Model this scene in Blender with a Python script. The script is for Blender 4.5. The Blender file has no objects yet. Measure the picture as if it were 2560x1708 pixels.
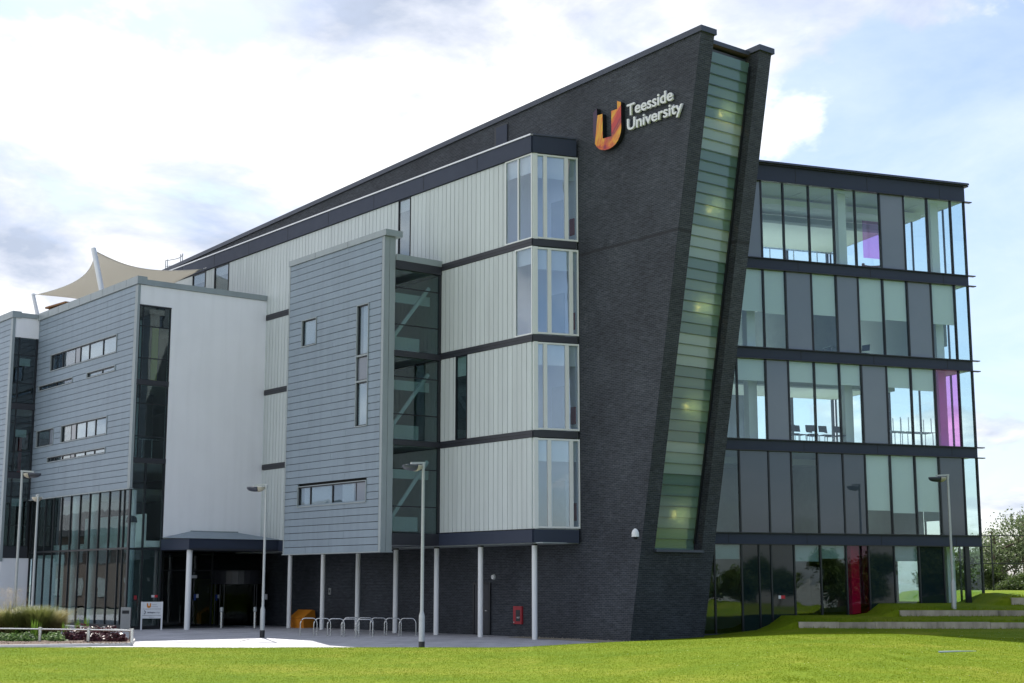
import bpy, bmesh, math, random
import numpy as np
from mathutils import Vector, Matrix, noise as mnoise
R = math.radians
random.seed(7); rng = np.random.default_rng(7)
scene = bpy.context.scene
col = scene.collection

# ------------------------------------------------------------------ camera
CAM = Vector((-39.2, -48.0, 2.33)); HEAD = R(38.4); PITCH = math.atan(605/3640)
cam_d = bpy.data.cameras.new('camera'); cam = bpy.data.objects.new('camera', cam_d); col.objects.link(cam)
cam.location = CAM; cam.rotation_euler = (R(90)+PITCH, 0, -HEAD)
cam_d.sensor_width = 36; cam_d.lens = 3640/2560*36; cam_d.clip_start = .5; cam_d.clip_end = 6000
scene.camera = cam
FW = Vector((math.sin(HEAD), math.cos(HEAD), 0)); RT = Vector((math.cos(HEAD), -math.sin(HEAD), 0))

# ------------------------------------------------------------------ sky and sun
SUN = Vector((.34, .80, 1)).normalized()
EL = math.asin(SUN.z); AZ = math.atan2(SUN.x, SUN.y)
w = bpy.data.worlds.new('World'); scene.world = w; w.use_nodes = True
nt = w.node_tree; nt.nodes.clear(); N = nt.nodes.new; L = nt.links.new
def mth(op, a, b=None, c=None, clamp=False, tree=None):
    t = tree or nt
    n = t.nodes.new('ShaderNodeMath'); n.operation = op; n.use_clamp = clamp
    for i, v in enumerate((a, b, c)):
        if v is None: continue
        if isinstance(v, (int, float)): n.inputs[i].default_value = v
        else: t.links.new(v, n.inputs[i])
    return n.outputs[0]
def ramp(tree, fac, stops, interp='LINEAR'):
    n = tree.nodes.new('ShaderNodeValToRGB'); cr = n.color_ramp; cr.interpolation = interp
    while len(cr.elements) > 1: cr.elements.remove(cr.elements[-1])
    for i, (p, c) in enumerate(stops):
        e = cr.elements[0] if i == 0 else cr.elements.new(p)
        e.position = p; e.color = (*c, 1) if len(c) == 3 else c
    if fac is not None: tree.links.new(fac, n.inputs[0])
    return n.outputs[0]
sky = N('ShaderNodeTexSky'); sky.sky_type = 'NISHITA'; sky.sun_disc = False
sky.sun_elevation = EL; sky.sun_rotation = AZ; sky.air_density = 1.0; sky.dust_density = 1.2; sky.ozone_density = 1.5
tc = N('ShaderNodeTexCoord'); sep = N('ShaderNodeSeparateXYZ'); L(tc.outputs['Generated'], sep.inputs[0])
zz = mth('ADD', mth('MAXIMUM', sep.outputs[2], 0.0), .22)
cmb = N('ShaderNodeCombineXYZ'); L(mth('DIVIDE', sep.outputs[0], zz), cmb.inputs[0]); L(mth('DIVIDE', sep.outputs[1], zz), cmb.inputs[1])
def skynoise(loc, scale, detail, rough, dist=0):
    mp = N('ShaderNodeMapping'); mp.inputs['Location'].default_value = (loc[0]-2.1845, loc[1]+8.8616, loc[2]); L(cmb.outputs[0], mp.inputs[0])
    n = N('ShaderNodeTexNoise'); n.inputs['Scale'].default_value = scale; n.inputs['Detail'].default_value = detail
    n.inputs['Roughness'].default_value = rough; n.inputs['Distortion'].default_value = dist
    L(mp.outputs[0], n.inputs[0]); return n.outputs[0]
SKY_OFF = (3.1, 1.7, 0)
n1 = skynoise(SKY_OFF, 1.25, 10, .55, .3)
n2 = skynoise((SKY_OFF[0]+9, SKY_OFF[1]-4, 2), 3.4, 8, .6, .3)
# the cloud bank lies towards the north-west; the air clears towards the south-east
bank = mth('ADD', mth('MULTIPLY', sep.outputs[0], -.784), mth('MULTIPLY', sep.outputs[1], .621))
dens = mth('ADD', mth('ADD', n1, mth('MULTIPLY', mth('SUBTRACT', n2, .5), .22)), mth('MULTIPLY', bank, .19))
cover = ramp(nt, dens, [(.455, (0, 0, 0)), (.505, (.75, .75, .75)), (.575, (1, 1, 1))], 'EASE')
shade = mth('ADD', mth('MULTIPLY', n2, .5), mth('MULTIPLY', skynoise((14.458, 6.054, 5), 1.7, 6, .55), .7))
ccol = ramp(nt, shade, [(.50, (4.2, 4.8, 6.0)), (.595, (6.9, 7.2, 8.0)), (.68, (10.5, 10.6, 10.7))])
wisp = skynoise((4, 2, 8), 1.9, 7, .62, .5)
base = N('ShaderNodeMix'); base.data_type = 'RGBA'; L(ramp(nt, wisp, [(.40, (.06, .06, .06)), (.75, (.55, .55, .55))]), base.inputs[0])
skyb = N('ShaderNodeMix'); skyb.data_type = 'RGBA'; skyb.blend_type = 'MULTIPLY'; skyb.inputs[0].default_value = 1
L(sky.outputs[0], skyb.inputs[6]); skyb.inputs[7].default_value = (1.0, 1.05, 1.22, 1)
L(skyb.outputs[2], base.inputs[6]); base.inputs[7].default_value = (8.0, 8.7, 9.8, 1)
mix = N('ShaderNodeMix'); mix.data_type = 'RGBA'; L(cover, mix.inputs[0]); L(base.outputs[2], mix.inputs[6]); L(ccol, mix.inputs[7])
bg = N('ShaderNodeBackground'); bg.inputs[1].default_value = .062; L(mix.outputs[2], bg.inputs[0])
wo = N('ShaderNodeOutputWorld'); L(bg.outputs[0], wo.inputs[0])

sd = bpy.data.lights.new('sun', 'SUN'); sd.energy = 4.2; sd.angle = R(.53); sd.color = (1, .955, .89)
sun = bpy.data.objects.new('sun', sd); col.objects.link(sun)
sun.rotation_euler = (-SUN).to_track_quat('-Z', 'Y').to_euler()
scene.view_settings.view_transform = 'Standard'; scene.view_settings.look = 'None'
scene.view_settings.gamma = 1; scene.view_settings.exposure = 1.14
cy = scene.cycles; cy.use_denoising = True; cy.max_bounces = 10; cy.transparent_max_bounces = 24
cy.diffuse_bounces = 4; cy.glossy_bounces = 4; cy.transmission_bounces = 6; cy.sample_clamp_indirect = 6; cy.caustics_reflective = False

# ------------------------------------------------------------------ materials
M = {}
def newmat(name):
    m = bpy.data.materials.new(name); m.use_nodes = True; M[name] = m
    t = m.node_tree; t.nodes.clear(); o = t.nodes.new('ShaderNodeOutputMaterial'); return m, t, o
def pos(t): return t.nodes.new('ShaderNodeNewGeometry').outputs['Position']
def tnoise(t, vec, scale, detail=4, rough=.55, sc3=None):
    if sc3:
        mp = t.nodes.new('ShaderNodeMapping'); mp.inputs['Scale'].default_value = sc3; t.links.new(vec, mp.inputs[0]); vec = mp.outputs[0]
    n = t.nodes.new('ShaderNodeTexNoise'); n.inputs['Scale'].default_value = scale; n.inputs['Detail'].default_value = detail
    n.inputs['Roughness'].default_value = rough; t.links.new(vec, n.inputs[0]); return n.outputs[0]
def rgbmix(t, fac, a, b, mode='MIX'):
    n = t.nodes.new('ShaderNodeMix'); n.data_type = 'RGBA'; n.blend_type = mode
    for i, v in ((0, fac), (6, a), (7, b)):
        if isinstance(v, (int, float)): n.inputs[i].default_value = v
        elif isinstance(v, tuple): n.inputs[i].default_value = (*v, 1)
        else: t.links.new(v, n.inputs[i])
    return n.outputs[2]
def mat(name, c, rough=.5, metal=0, var=.08, scale=3.0, sc3=None, obj=0, bump=0, bscale=40, spec=.5, emit=None, streak=0, rvar=.18):
    m, t, o = newmat(name); p = pos(t)
    b = t.nodes.new('ShaderNodeBsdfPrincipled')
    f = tnoise(t, p, scale, 6, .6, sc3)
    cc = rgbmix(t, f, tuple(max(0, x*(1-var*1.6)) for x in c), tuple(min(1, x*(1+var*1.6)) for x in c))
    if streak:
        s = ramp(t, tnoise(t, p, 1.0, 5, .6, (2.5, 2.5, .18)), [(.45, (1, 1, 1)), (.75, (1-streak,)*3)])
        cc = rgbmix(t, 1.0, cc, s, 'MULTIPLY')
    if obj:
        oi = t.nodes.new('ShaderNodeObjectInfo')
        v = mth('ADD', mth('MULTIPLY', oi.outputs['Random'], 2*obj, tree=t), 1-obj, tree=t)
        vc = t.nodes.new('ShaderNodeCombineColor')
        for i in range(3): t.links.new(v, vc.inputs[i])
        cc = rgbmix(t, 1.0, cc, vc.outputs[0], 'MULTIPLY')
    t.links.new(cc, b.inputs['Base Color']); b.inputs['Metallic'].default_value = metal
    b.inputs['Specular IOR Level'].default_value = spec
    rn = mth('ADD', mth('MULTIPLY', tnoise(t, p, scale*2.3, 4), rvar, tree=t), max(0, rough-rvar/2), tree=t); t.links.new(rn, b.inputs['Roughness'])
    if bump:
        bp = t.nodes.new('ShaderNodeBump'); bp.inputs['Strength'].default_value = bump; bp.inputs['Distance'].default_value = .02
        t.links.new(tnoise(t, p, bscale, 5), bp.inputs['Height']); t.links.new(bp.outputs[0], b.inputs['Normal'])
    if emit: b.inputs['Emission Color'].default_value = (*emit[0], 1); b.inputs['Emission Strength'].default_value = emit[1]
    t.links.new(b.outputs[0], o.inputs[0]); return m
def glass(name, tint, refl=.07, wav=.005, rough=0.0, frost=0, fc=(.5, .6, .55)):
    m, t, o = newmat(name); p = pos(t)
    tr = t.nodes.new('ShaderNodeBsdfTransparent'); tr.inputs[0].default_value = (*tint, 1)
    gl = t.nodes.new('ShaderNodeBsdfGlossy'); gl.inputs['Roughness'].default_value = rough; gl.inputs[0].default_value = (.93, .97, 1, 1)
    bp = t.nodes.new('ShaderNodeBump'); bp.inputs['Strength'].default_value = 1; bp.inputs['Distance'].default_value = wav
    t.links.new(tnoise(t, p, .55, 2), bp.inputs['Height']); t.links.new(bp.outputs[0], gl.inputs['Normal'])
    lw = t.nodes.new('ShaderNodeLayerWeight'); lw.inputs[0].default_value = .5
    f = mth('ADD', mth('MULTIPLY', mth('POWER', lw.outputs['Facing'], 5, tree=t), .9, tree=t), refl, tree=t, clamp=True)
    base = tr.outputs[0]
    if frost:
        df = t.nodes.new('ShaderNodeBsdfDiffuse'); df.inputs[0].default_value = (*fc, 1)
        tl = t.nodes.new('ShaderNodeBsdfTranslucent'); tl.inputs[0].default_value = (*fc, 1)
        m1 = t.nodes.new('ShaderNodeMixShader'); m1.inputs[0].default_value = .5; t.links.new(df.outputs[0], m1.inputs[1]); t.links.new(tl.outputs[0], m1.inputs[2])
        m2 = t.nodes.new('ShaderNodeMixShader'); m2.inputs[0].default_value = frost; t.links.new(tr.outputs[0], m2.inputs[1]); t.links.new(m1.outputs[0], m2.inputs[2]); base = m2.outputs[0]
    ms = t.nodes.new('ShaderNodeMixShader'); t.links.new(f, ms.inputs[0]); t.links.new(base, ms.inputs[1]); t.links.new(gl.outputs[0], ms.inputs[2])
    t.links.new(ms.outputs[0], o.inputs[0]); return m
# brick: wall-plane coordinates are chosen from the face normal
def brick_mat(name, c1, c2, mortar):
    m, t, o = newmat(name); g = t.nodes.new('ShaderNodeNewGeometry')
    sp = t.nodes.new('ShaderNodeSeparateXYZ'); t.links.new(g.outputs['Position'], sp.inputs[0])
    sn = t.nodes.new('ShaderNodeSeparateXYZ'); t.links.new(g.outputs['Normal'], sn.inputs[0])
    f = mth('GREATER_THAN', mth('ABSOLUTE', sn.outputs[0], tree=t), .5, tree=t)
    u = mth('ADD', mth('MULTIPLY', sp.outputs[1], f, tree=t), mth('MULTIPLY', sp.outputs[0], mth('SUBTRACT', 1, f, tree=t), tree=t), tree=t)
    cb = t.nodes.new('ShaderNodeCombineXYZ'); t.links.new(u, cb.inputs[0]); t.links.new(sp.outputs[2], cb.inputs[1])
    br = t.nodes.new('ShaderNodeTexBrick'); t.links.new(cb.outputs[0], br.inputs[0])
    br.inputs['Scale'].default_value = 1; br.inputs['Brick Width'].default_value = .225; br.inputs['Row Height'].default_value = .075
    br.inputs['Mortar Size'].default_value = .0075; br.inputs['Mortar Smooth'].default_value = .3; br.inputs['Bias'].default_value = -.1
    br.inputs['Color1'].default_value = (*c1, 1); br.inputs['Color2'].default_value = (*c2, 1); br.inputs['Mortar'].default_value = (*mortar, 1)
    big = tnoise(t, cb.outputs[0], .35, 5, .6); mid = tnoise(t, cb.outputs[0], 1.0, 6, .7, (2.2, 13, 1))
    v = ramp(t, big, [(.3, (.66, .66, .68)), (.7, (1.3, 1.3, 1.27))]); v2 = ramp(t, mid, [(.34, (.58, .59, .6)), (.68, (1.5, 1.5, 1.5))])
    cc = rgbmix(t, 1, rgbmix(t, 1, br.outputs['Color'], v, 'MULTIPLY'), v2, 'MULTIPLY')
    # pale lime bloom in loose patches
    bl = ramp(t, mth('MULTIPLY', tnoise(t, cb.outputs[0], .5, 4, .6), tnoise(t, cb.outputs[0], 4, 4), tree=t), [(.33, (0, 0, 0)), (.48, (.4, .4, .4))])
    cc = rgbmix(t, bl, cc, (.12, .13, .145))
    # damp course line with drips, about two thirds up
    dl = mth('ABSOLUTE', mth('SUBTRACT', mth('ADD', sp.outputs[2], mth('MULTIPLY', tnoise(t, cb.outputs[0], 1.6, 4), .12, tree=t), tree=t), 16.66, tree=t), tree=t)
    cc = rgbmix(t, ramp(t, dl, [(.03, (.75, .75, .75)), (.10, (0, 0, 0))]), cc, (.016, .017, .02))
    b = t.nodes.new('ShaderNodeBsdfPrincipled'); t.links.new(cc, b.inputs['Base Color']); b.inputs['Roughness'].default_value = .62
    b.inputs['Specular IOR Level'].default_value = .35
    h = mth('ADD', mth('MULTIPLY', br.outputs['Fac'], -1, tree=t), mth('MULTIPLY', tnoise(t, cb.outputs[0], 9, 4), .7, tree=t), tree=t)
    bp = t.nodes.new('ShaderNodeBump'); bp.inputs['Strength'].default_value = .9; bp.inputs['Distance'].default_value = .012
    t.links.new(h, bp.inputs['Height']); t.links.new(bp.outputs[0], b.inputs['Normal']); t.links.new(b.outputs[0], o.inputs[0]); return m
brick_mat('brick', (.022, .028, .038), (.041, .048, .060), (.086, .092, .102))
mat('zinc', (.215, .275, .325), .42, .15, .06, 1.6, (1, 1, .5), obj=.045, streak=.12)
mat('zinc_trim', (.30, .345, .355), .45, .15, .05, 1.5, streak=.10)
mat('joint', (.02, .022, .025), .8)
mat('clad', (.54, .595, .59), .45, 0, .05, 1.2, (1, 1, .3), obj=.035, streak=.10)
mat('clad_trim', (.66, .69, .69), .4, 0, .03)
mat('render_white', (.86, .87, .89), .85, 0, .035, .5, streak=.05, bump=.15, bscale=90)
mat('fascia', (.031, .041, .068), .5, 0, .07, .8, spec=.3)
mat('fascia_dark', (.028, .030, .038), .4, 0, .06, 1)
mat('coping', (.060, .070, .095), .4, .2, .08, 1.2, streak=.15)
mat('bright_edge', (.75, .76, .76), .3, .6, .03)
mat('frame_dark', (.012, .015, .019), .35)
mat('frame_white', (.72, .75, .75), .4, 0, .03)
mat('white_paint', (.76, .78, .79), .4, 0, .04, 2, streak=.06)
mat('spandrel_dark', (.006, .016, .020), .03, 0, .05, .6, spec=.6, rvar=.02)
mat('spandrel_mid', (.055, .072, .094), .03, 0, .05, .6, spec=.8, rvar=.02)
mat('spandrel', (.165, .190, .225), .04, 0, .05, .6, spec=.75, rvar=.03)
mat('interior_light', (.70, .74, .72), .9, 0, .04)
mat('room_paint', (.62, .67, .73), .9, 0, .03); mat('board_red', (.22, .05, .07), .7); mat('interior_mid', (.34, .38, .38), .9)
mat('interior_dark', (.035, .042, .046), .8)
mat('carpet', (.06, .065, .07), .95)
mat('blind', (.66, .70, .68), .85, 0, .02)
mat('yellow_wall', (.45, .46, .03), .8); mat('red_paint', (.32, .02, .03), .45); mat('pink_wall', (.55, .10, .30), .8)
mat('steel', (.55, .56, .56), .28, 1, .05, 4); mat('galv', (.42, .45, .45), .5, .4, .08, 5, streak=.1)
mat('black', (.01, .011, .013), .45); pass
mat('timber', (.28, .13, .045), .7, 0, .25, 3, (1, 1, 8)); mat('orange_plastic', (.55, .20, .015), .45)
mat('bin_steel', (.33, .335, .33), .38, .7, .08, 3, streak=.15)
mat('sign_white', (.70, .72, .74), .45, 0, .02); mat('text_dark', (.03, .035, .06), .6); mat('text_grey', (.25, .27, .3), .6)
mat('blue_sign', (.03, .08, .35), .5); mat('red_sign', (.55, .02, .03), .5)
mat('letter', (.72, .74, .74), .4, 0, .02)
def paving_mat():
    m, t, o = newmat('paving'); p = pos(t)
    mp = t.nodes.new('ShaderNodeMapping'); mp.inputs['Rotation'].default_value = (0, 0, R(4)); t.links.new(p, mp.inputs[0])
    br = t.nodes.new('ShaderNodeTexBrick'); t.links.new(mp.outputs[0], br.inputs[0]); br.inputs['Scale'].default_value = 1
    br.inputs['Brick Width'].default_value = .9; br.inputs['Row Height'].default_value = .6; br.inputs['Mortar Size'].default_value = .014
    br.inputs['Color1'].default_value = (.38, .38, .41, 1); br.inputs['Color2'].default_value = (.46, .46, .49, 1); br.inputs['Mortar'].default_value = (.17, .17, .18, 1)
    c = rgbmix(t, 1, br.outputs[0], ramp(t, tnoise(t, p, .5, 6, .65), [(.3, (.78, .78, .78)), (.7, (1.12, 1.12, 1.12))]), 'MULTIPLY')
    c = rgbmix(t, ramp(t, tnoise(t, p, 7, 3), [(.68, (0, 0, 0)), (.74, (.5, .5, .5))]), c, (.16, .16, .17))
    b = t.nodes.new('ShaderNodeBsdfPrincipled'); t.links.new(c, b.inputs['Base Color']); b.inputs['Roughness'].default_value = .8; t.links.new(b.outputs[0], o.inputs[0])
paving_mat()
mat('concrete', (.36, .325, .265), .9, 0, .28, 2.2, bump=.6, bscale=25, obj=.16, streak=.45)
mat('gravel', (.30, .27, .22), .9, 0, .3, 20); mat('mulch', (.075, .045, .03), .95, 0, .5, 14, bump=.8, bscale=18)
mat('kerb', (.58, .57, .54), .85, 0, .08, 3)
mat('soil', (.08, .10, .04), .95); mat('bark', (.13, .10, .075), .9, 0, .3, 6, bump=.6, bscale=12)
mat('far_brick', (.36, .24, .20), .8, 0, .06); mat('far_wall', (.16, .12, .10), .8); mat('roof_dark', (.03, .032, .04), .6)
mat('lens', (.42, .40, .32), .5, 0, .04); mat('lamp_glow', (.9, .8, .5), .5, emit=((1, .70, .30), 1.6))
mat('chair_fabric', (.025, .03, .04), .8); mat('orange_sofa', (.35, .12, .05), .8)
glass('glass_clear', (.90, .96, .955), .045); glass('glass_bay', (.88, .93, .97), .17); glass('glass_dark', (.66, .76, .76), .07)
glass('glass_entry', (.42, .50, .48), .05); glass('glass_magenta', (.92, .60, .88), .045); glass('glass_crimson', (.82, .20, .46), .05); glass('glass_win', (.78, .84, .88), .12)
glass('louvre', (.50, .68, .62), .08, .003, .08, .80, (.22, .375, .34)); glass('louvre_painted_lit', (.5, .6, .55), .08, .003, .08, .94, (.47, .62, .56))  # second louvre glass has light off the landings painted into its colour
# grass: sward base and blades share a colour field
def grass_mat(name, k=1.0):
    m, t, o = newmat(name); p = pos(t)
    f = tnoise(t, p, .45, 5, .6); f2 = tnoise(t, p, 5, 4, .6); f3 = tnoise(t, p, 60, 3, .6)
    c = ramp(t, f, [(.30, (.090*k, .152*k, .005*k)), (.5, (.128*k, .180*k, .008*k)), (.72, (.186*k, .205*k, .020*k))])
    c = rgbmix(t, 1, c, ramp(t, f2, [(.3, (.80, .84, .8)), (.7, (1.18, 1.14, 1.2))]), 'MULTIPLY')
    c = rgbmix(t, 1, c, ramp(t, f3, [(.3, (.92, .93, .92)), (.7, (1.07, 1.06, 1.07))]), 'MULTIPLY')
    b = t.nodes.new('ShaderNodeBsdfPrincipled'); t.links.new(c, b.inputs['Base Color']); b.inputs['Roughness'].default_value = .9
    b.inputs['Specular IOR Level'].default_value = .05
    bp = t.nodes.new('ShaderNodeBump'); bp.inputs['Strength'].default_value = .7; bp.inputs['Distance'].default_value = .03
    t.links.new(tnoise(t, p, 35, 4, .7), bp.inputs['Height']); t.links.new(bp.outputs[0], b.inputs['Normal'])
    t.links.new(b.outputs[0], o.inputs[0])
grass_mat('grass')
mat('far_ground', (.20, .205, .18), .9, 0, .35, .03)
def leaf_mat(name, c, d, trans=.35, rough=.55, spec=.3):
    m, t, o = newmat(name)
    g = t.nodes.new('ShaderNodeNewGeometry')
    cc = rgbmix(t, g.outputs['Random Per Island'], c, d)
    b = t.nodes.new('ShaderNodeBsdfPrincipled'); t.links.new(cc, b.inputs['Base Color']); b.inputs['Roughness'].default_value = rough; b.inputs['Specular IOR Level'].default_value = spec
    tl = t.nodes.new('ShaderNodeBsdfTranslucent'); t.links.new(cc, tl.inputs[0])
    ms = t.nodes.new('ShaderNodeMixShader'); ms.inputs[0].default_value = trans
    t.links.new(b.outputs[0], ms.inputs[1]); t.links.new(tl.outputs[0], ms.inputs[2]); t.links.new(ms.outputs[0], o.inputs[0])
leaf_mat('blade', (.124, .180, .007), (.156, .204, .012), .35, .9, .03); leaf_mat('leaf_mid', (.045, .08, .018), (.12, .165, .045)); leaf_mat('leaf_pale', (.09, .13, .055), (.20, .25, .12))
leaf_mat('sail', (.60, .59, .555), (.60, .59, .555), .5, .8); leaf_mat('straw', (.22, .20, .07), (.42, .38, .18)); leaf_mat('plume', (.45, .36, .22), (.62, .52, .38)); leaf_mat('tussock', (.07, .10, .02), (.24, .25, .08))
leaf_mat('purple_leaf', (.035, .010, .014), (.13, .045, .055), .15, .35); leaf_mat('green_leaf', (.06, .13, .03), (.22, .32, .12)); leaf_mat('iris_leaf', (.10, .20, .02), (.22, .34, .05))

# ------------------------------------------------------------------ builders
def ob(name, me, parent=None, loc=(0, 0, 0), rz=0, scale=None):
    o = bpy.data.objects.new(name, me); col.objects.link(o); o.parent = parent; o.location = loc
    if rz: o.rotation_euler = (0, 0, rz)
    if scale: o.scale = scale
    return o
def tag(o, label=None, cat=None, group=None, kind=None):
    for k, v in (('label', label), ('category', cat), ('group', group), ('kind', kind)):
        if v: o[k] = v
    return o
def empty(name, loc=(0, 0, 0), rz=0, **k): return tag(ob(name, None, None, loc, rz), **k)
class MB:
    def __init__(s): s.v = []; s.f = []; s.mi = []; s.m = 0; s.sm = []; s.smooth = False
    def add(s, vs, fs):
        b = len(s.v); s.v += [tuple(v) for v in vs]; s.f += [tuple(b+i for i in f) for f in fs]
        s.mi += [s.m]*len(fs); s.sm += [s.smooth]*len(fs); return s
    def box(s, x0, x1, y0, y1, z0, z1):
        return s.add([(x0, y0, z0), (x1, y0, z0), (x1, y1, z0), (x0, y1, z0), (x0, y0, z1), (x1, y0, z1), (x1, y1, z1), (x0, y1, z1)],
                     [(0, 3, 2, 1), (4, 5, 6, 7), (0, 1, 5, 4), (1, 2, 6, 5), (2, 3, 7, 6), (3, 0, 4, 7)])
    def bar(s, a, b, wd, ht, up=(0, 0, 1)):
        a = Vector(a); b = Vector(b); d = (b-a).normalized(); up = Vector(up)
        if abs(d.dot(up)) > .98: up = Vector((1, 0, 0))
        r = d.cross(up).normalized()*wd/2; u = r.cross(d).normalized()*ht/2
        vs = [p+q for p in (a, b) for q in (-r-u, r-u, r+u, -r+u)]
        return s.add(vs, [(3, 2, 1, 0), (4, 5, 6, 7), (0, 1, 5, 4), (1, 2, 6, 5), (2, 3, 7, 6), (3, 0, 4, 7)])
    def prism(s, poly, axis, t0, t1):
        """closed polygon in the two other axes, extruded along axis from t0 to t1"""
        n = len(poly); mk = {0: lambda a, b, t: (t, a, b), 1: lambda a, b, t: (a, t, b), 2: lambda a, b, t: (a, b, t)}[axis]
        return s.add([mk(a, b, t0) for a, b in poly]+[mk(a, b, t1) for a, b in poly],
                     [tuple(range(n-1, -1, -1)), tuple(range(n, 2*n))]+[(i, (i+1) % n, n+(i+1) % n, n+i) for i in range(n)])
    def tube(s, pts, rads, n=10, cap=True):
        pts = [Vector(p) for p in pts]; rads = rads if isinstance(rads, (list, tuple)) else [rads]*len(pts); vs = []; fs = []
        for i, p in enumerate(pts):
            d = (pts[min(i+1, len(pts)-1)]-pts[max(i-1, 0)]).normalized()
            u = Vector((0, 0, 1)) if abs(d.z) < .9 else Vector((1, 0, 0)); a = d.cross(u).normalized(); b = d.cross(a)
            for k in range(n):
                t = 2*math.pi*k/n; vs.append(p+(a*math.cos(t)+b*math.sin(t))*rads[i])
        for i in range(len(pts)-1):
            for k in range(n): fs.append((i*n+k, i*n+(k+1) % n, (i+1)*n+(k+1) % n, (i+1)*n+k))
        sm = s.smooth; s.smooth = True; s.add(vs, fs); s.smooth = False
        if cap: s.add(vs[:n], [tuple(range(n-1, -1, -1))]); s.add(vs[-n:], [tuple(range(n))])
        s.smooth = sm; return s
    def cyl(s, x, y, z0, z1, r, n=16): return s.tube([(x, y, z0), (x, y, z1)], r, n)
    def mesh(s, name, mats):
        me = bpy.data.meshes.new(name); me.from_pydata(s.v, [], s.f)
        for m in (mats if isinstance(mats, (list, tuple)) else [mats]): me.materials.append(M[m] if isinstance(m, str) else m)
        me.polygons.foreach_set('material_index', s.mi); me.polygons.foreach_set('use_smooth', s.sm)
        bm = bmesh.new(); bm.from_mesh(me); bmesh.ops.recalc_face_normals(bm, faces=bm.faces); bm.to_mesh(me); bm.free()
        me.update(); return me
    def build(s, name, mats, parent=None, loc=(0, 0, 0), rz=0): return ob(name, s.mesh(name, mats), parent, loc, rz)
_cubes = {}
def cube(name, m, x0, x1, y0, y1, z0, z1, parent=None, loc=None, rz=0):
    """a block whose mesh is shared by all blocks of one material"""
    if m not in _cubes: _cubes[m] = MB().box(-.5, .5, -.5, .5, -.5, .5).mesh('block_'+m, m)
    c = Vector(((x0+x1)/2, (y0+y1)/2, (z0+z1)/2))
    if rz: c = Matrix.Rotation(rz, 3, 'Z') @ c
    if loc: c += Vector(loc)
    return ob(name, _cubes[m], parent, c, rz, (abs(x1-x0), abs(y1-y0), abs(z1-z0)))
def copy_tree(o, parent=None, loc=None, rz=None, label=None):
    c = o.copy(); col.objects.link(c); c.parent = parent
    if loc is not None: c.location = loc
    if rz is not None: c.rotation_euler = (0, 0, rz)
    if label: c['label'] = label
    for ch in list(o.children): copy_tree(ch, c)
    return c
def subtract(a, b, cuts):
    segs = [(a, b)]
    for c0, c1 in cuts:
        out = []
        for s0, s1 in segs:
            if c1 <= s0 or c0 >= s1: out.append((s0, s1)); continue
            if c0 > s0: out.append((s0, c0))
            if c1 < s1: out.append((c1, s1))
        segs = out
    return segs

# ------------------------------------------------------------------ ground
def lerp_tab(x, tab):
    return float(np.interp(x, [a for a, _ in tab], [b for _, b in tab]))
CREST = [(-400, .665), (1300, .665), (1480, .776), (1575, .83), (1770, .903), (1983, 1.0), (2230, 1.0), (2560, .86), (3400, .75)]
FOOT = [(-400, -.07), (1460, -.07), (1575, .00), (1770, .10), (1983, .49), (2560, .46), (3400, .35)]
def smooth(t): t = max(0, min(1, t)); return t*t*(3-2*t)
TS = [(62.0, 1983, .50, .72, .93), (64.5, 2232, .94, 1.16, 1.43), (66.5, 2508, 1.43, 1.70, 1.95)]
def lawn_z(d, r):
    px = 1280+3640*r/max(d, 8)
    zc = lerp_tab(px, CREST); zf = lerp_tab(px, FOOT)
    if d <= 39: z = zc-.16*smooth((39-d)/16)
    else: z = zc+(zf-zc)*smooth((d-39)/6.5)
    for (dd, p0, za, zb, zn) in TS:
        r0 = (p0-1280)/3640*dd
        if d > dd and r > r0-.9:
            k = smooth((r-(r0-.9))/.9)
            z += ((zb+(zn-zb)*min(1, (d-dd)/2.3))-z)*k
    return z+.018*mnoise.noise(Vector((d*.35, r*.35, 0)))
def DR(d, r, z=0): q = CAM+FW*d+RT*r; return Vector((q.x, q.y, z))
ds = list(np.arange(-14, 20, 2.0))+list(np.arange(20, 37, .7))+list(np.arange(37, 48, .4))+list(np.arange(48, 61.5, .9))+[61.97, 62.03, 62.6, 63.3, 64, 64.47, 64.53, 65.2, 66, 66.47, 66.53, 67.5, 69, 71, 74, 78, 84]
rs = list(np.arange(-46, -24, 2.0))+list(np.arange(-24, 40, .6))+list(np.arange(40, 60, 2.0))
vs = [DR(d, r, lawn_z(d, r)) for d in ds for r in rs]; nr = len(rs)
fs = [(i*nr+j, i*nr+j+1, (i+1)*nr+j+1, (i+1)*nr+j) for i in range(len(ds)-1) for j in range(nr-1)]
mb = MB(); mb.smooth = True; mb.add(vs, fs); lawn = mb.build('lawn', 'grass'); tag(lawn, kind='structure')
for p in lawn.data.polygons:
    pass
# wide ground sheet to the horizon
MB().add([(-3000, -3000, -.14), (3000, -3000, -.14), (3000, 3000, -.14), (-3000, 3000, -.14)], [(0, 1, 2, 3)]).build('ground', 'far_ground')['kind'] = 'structure'
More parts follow.
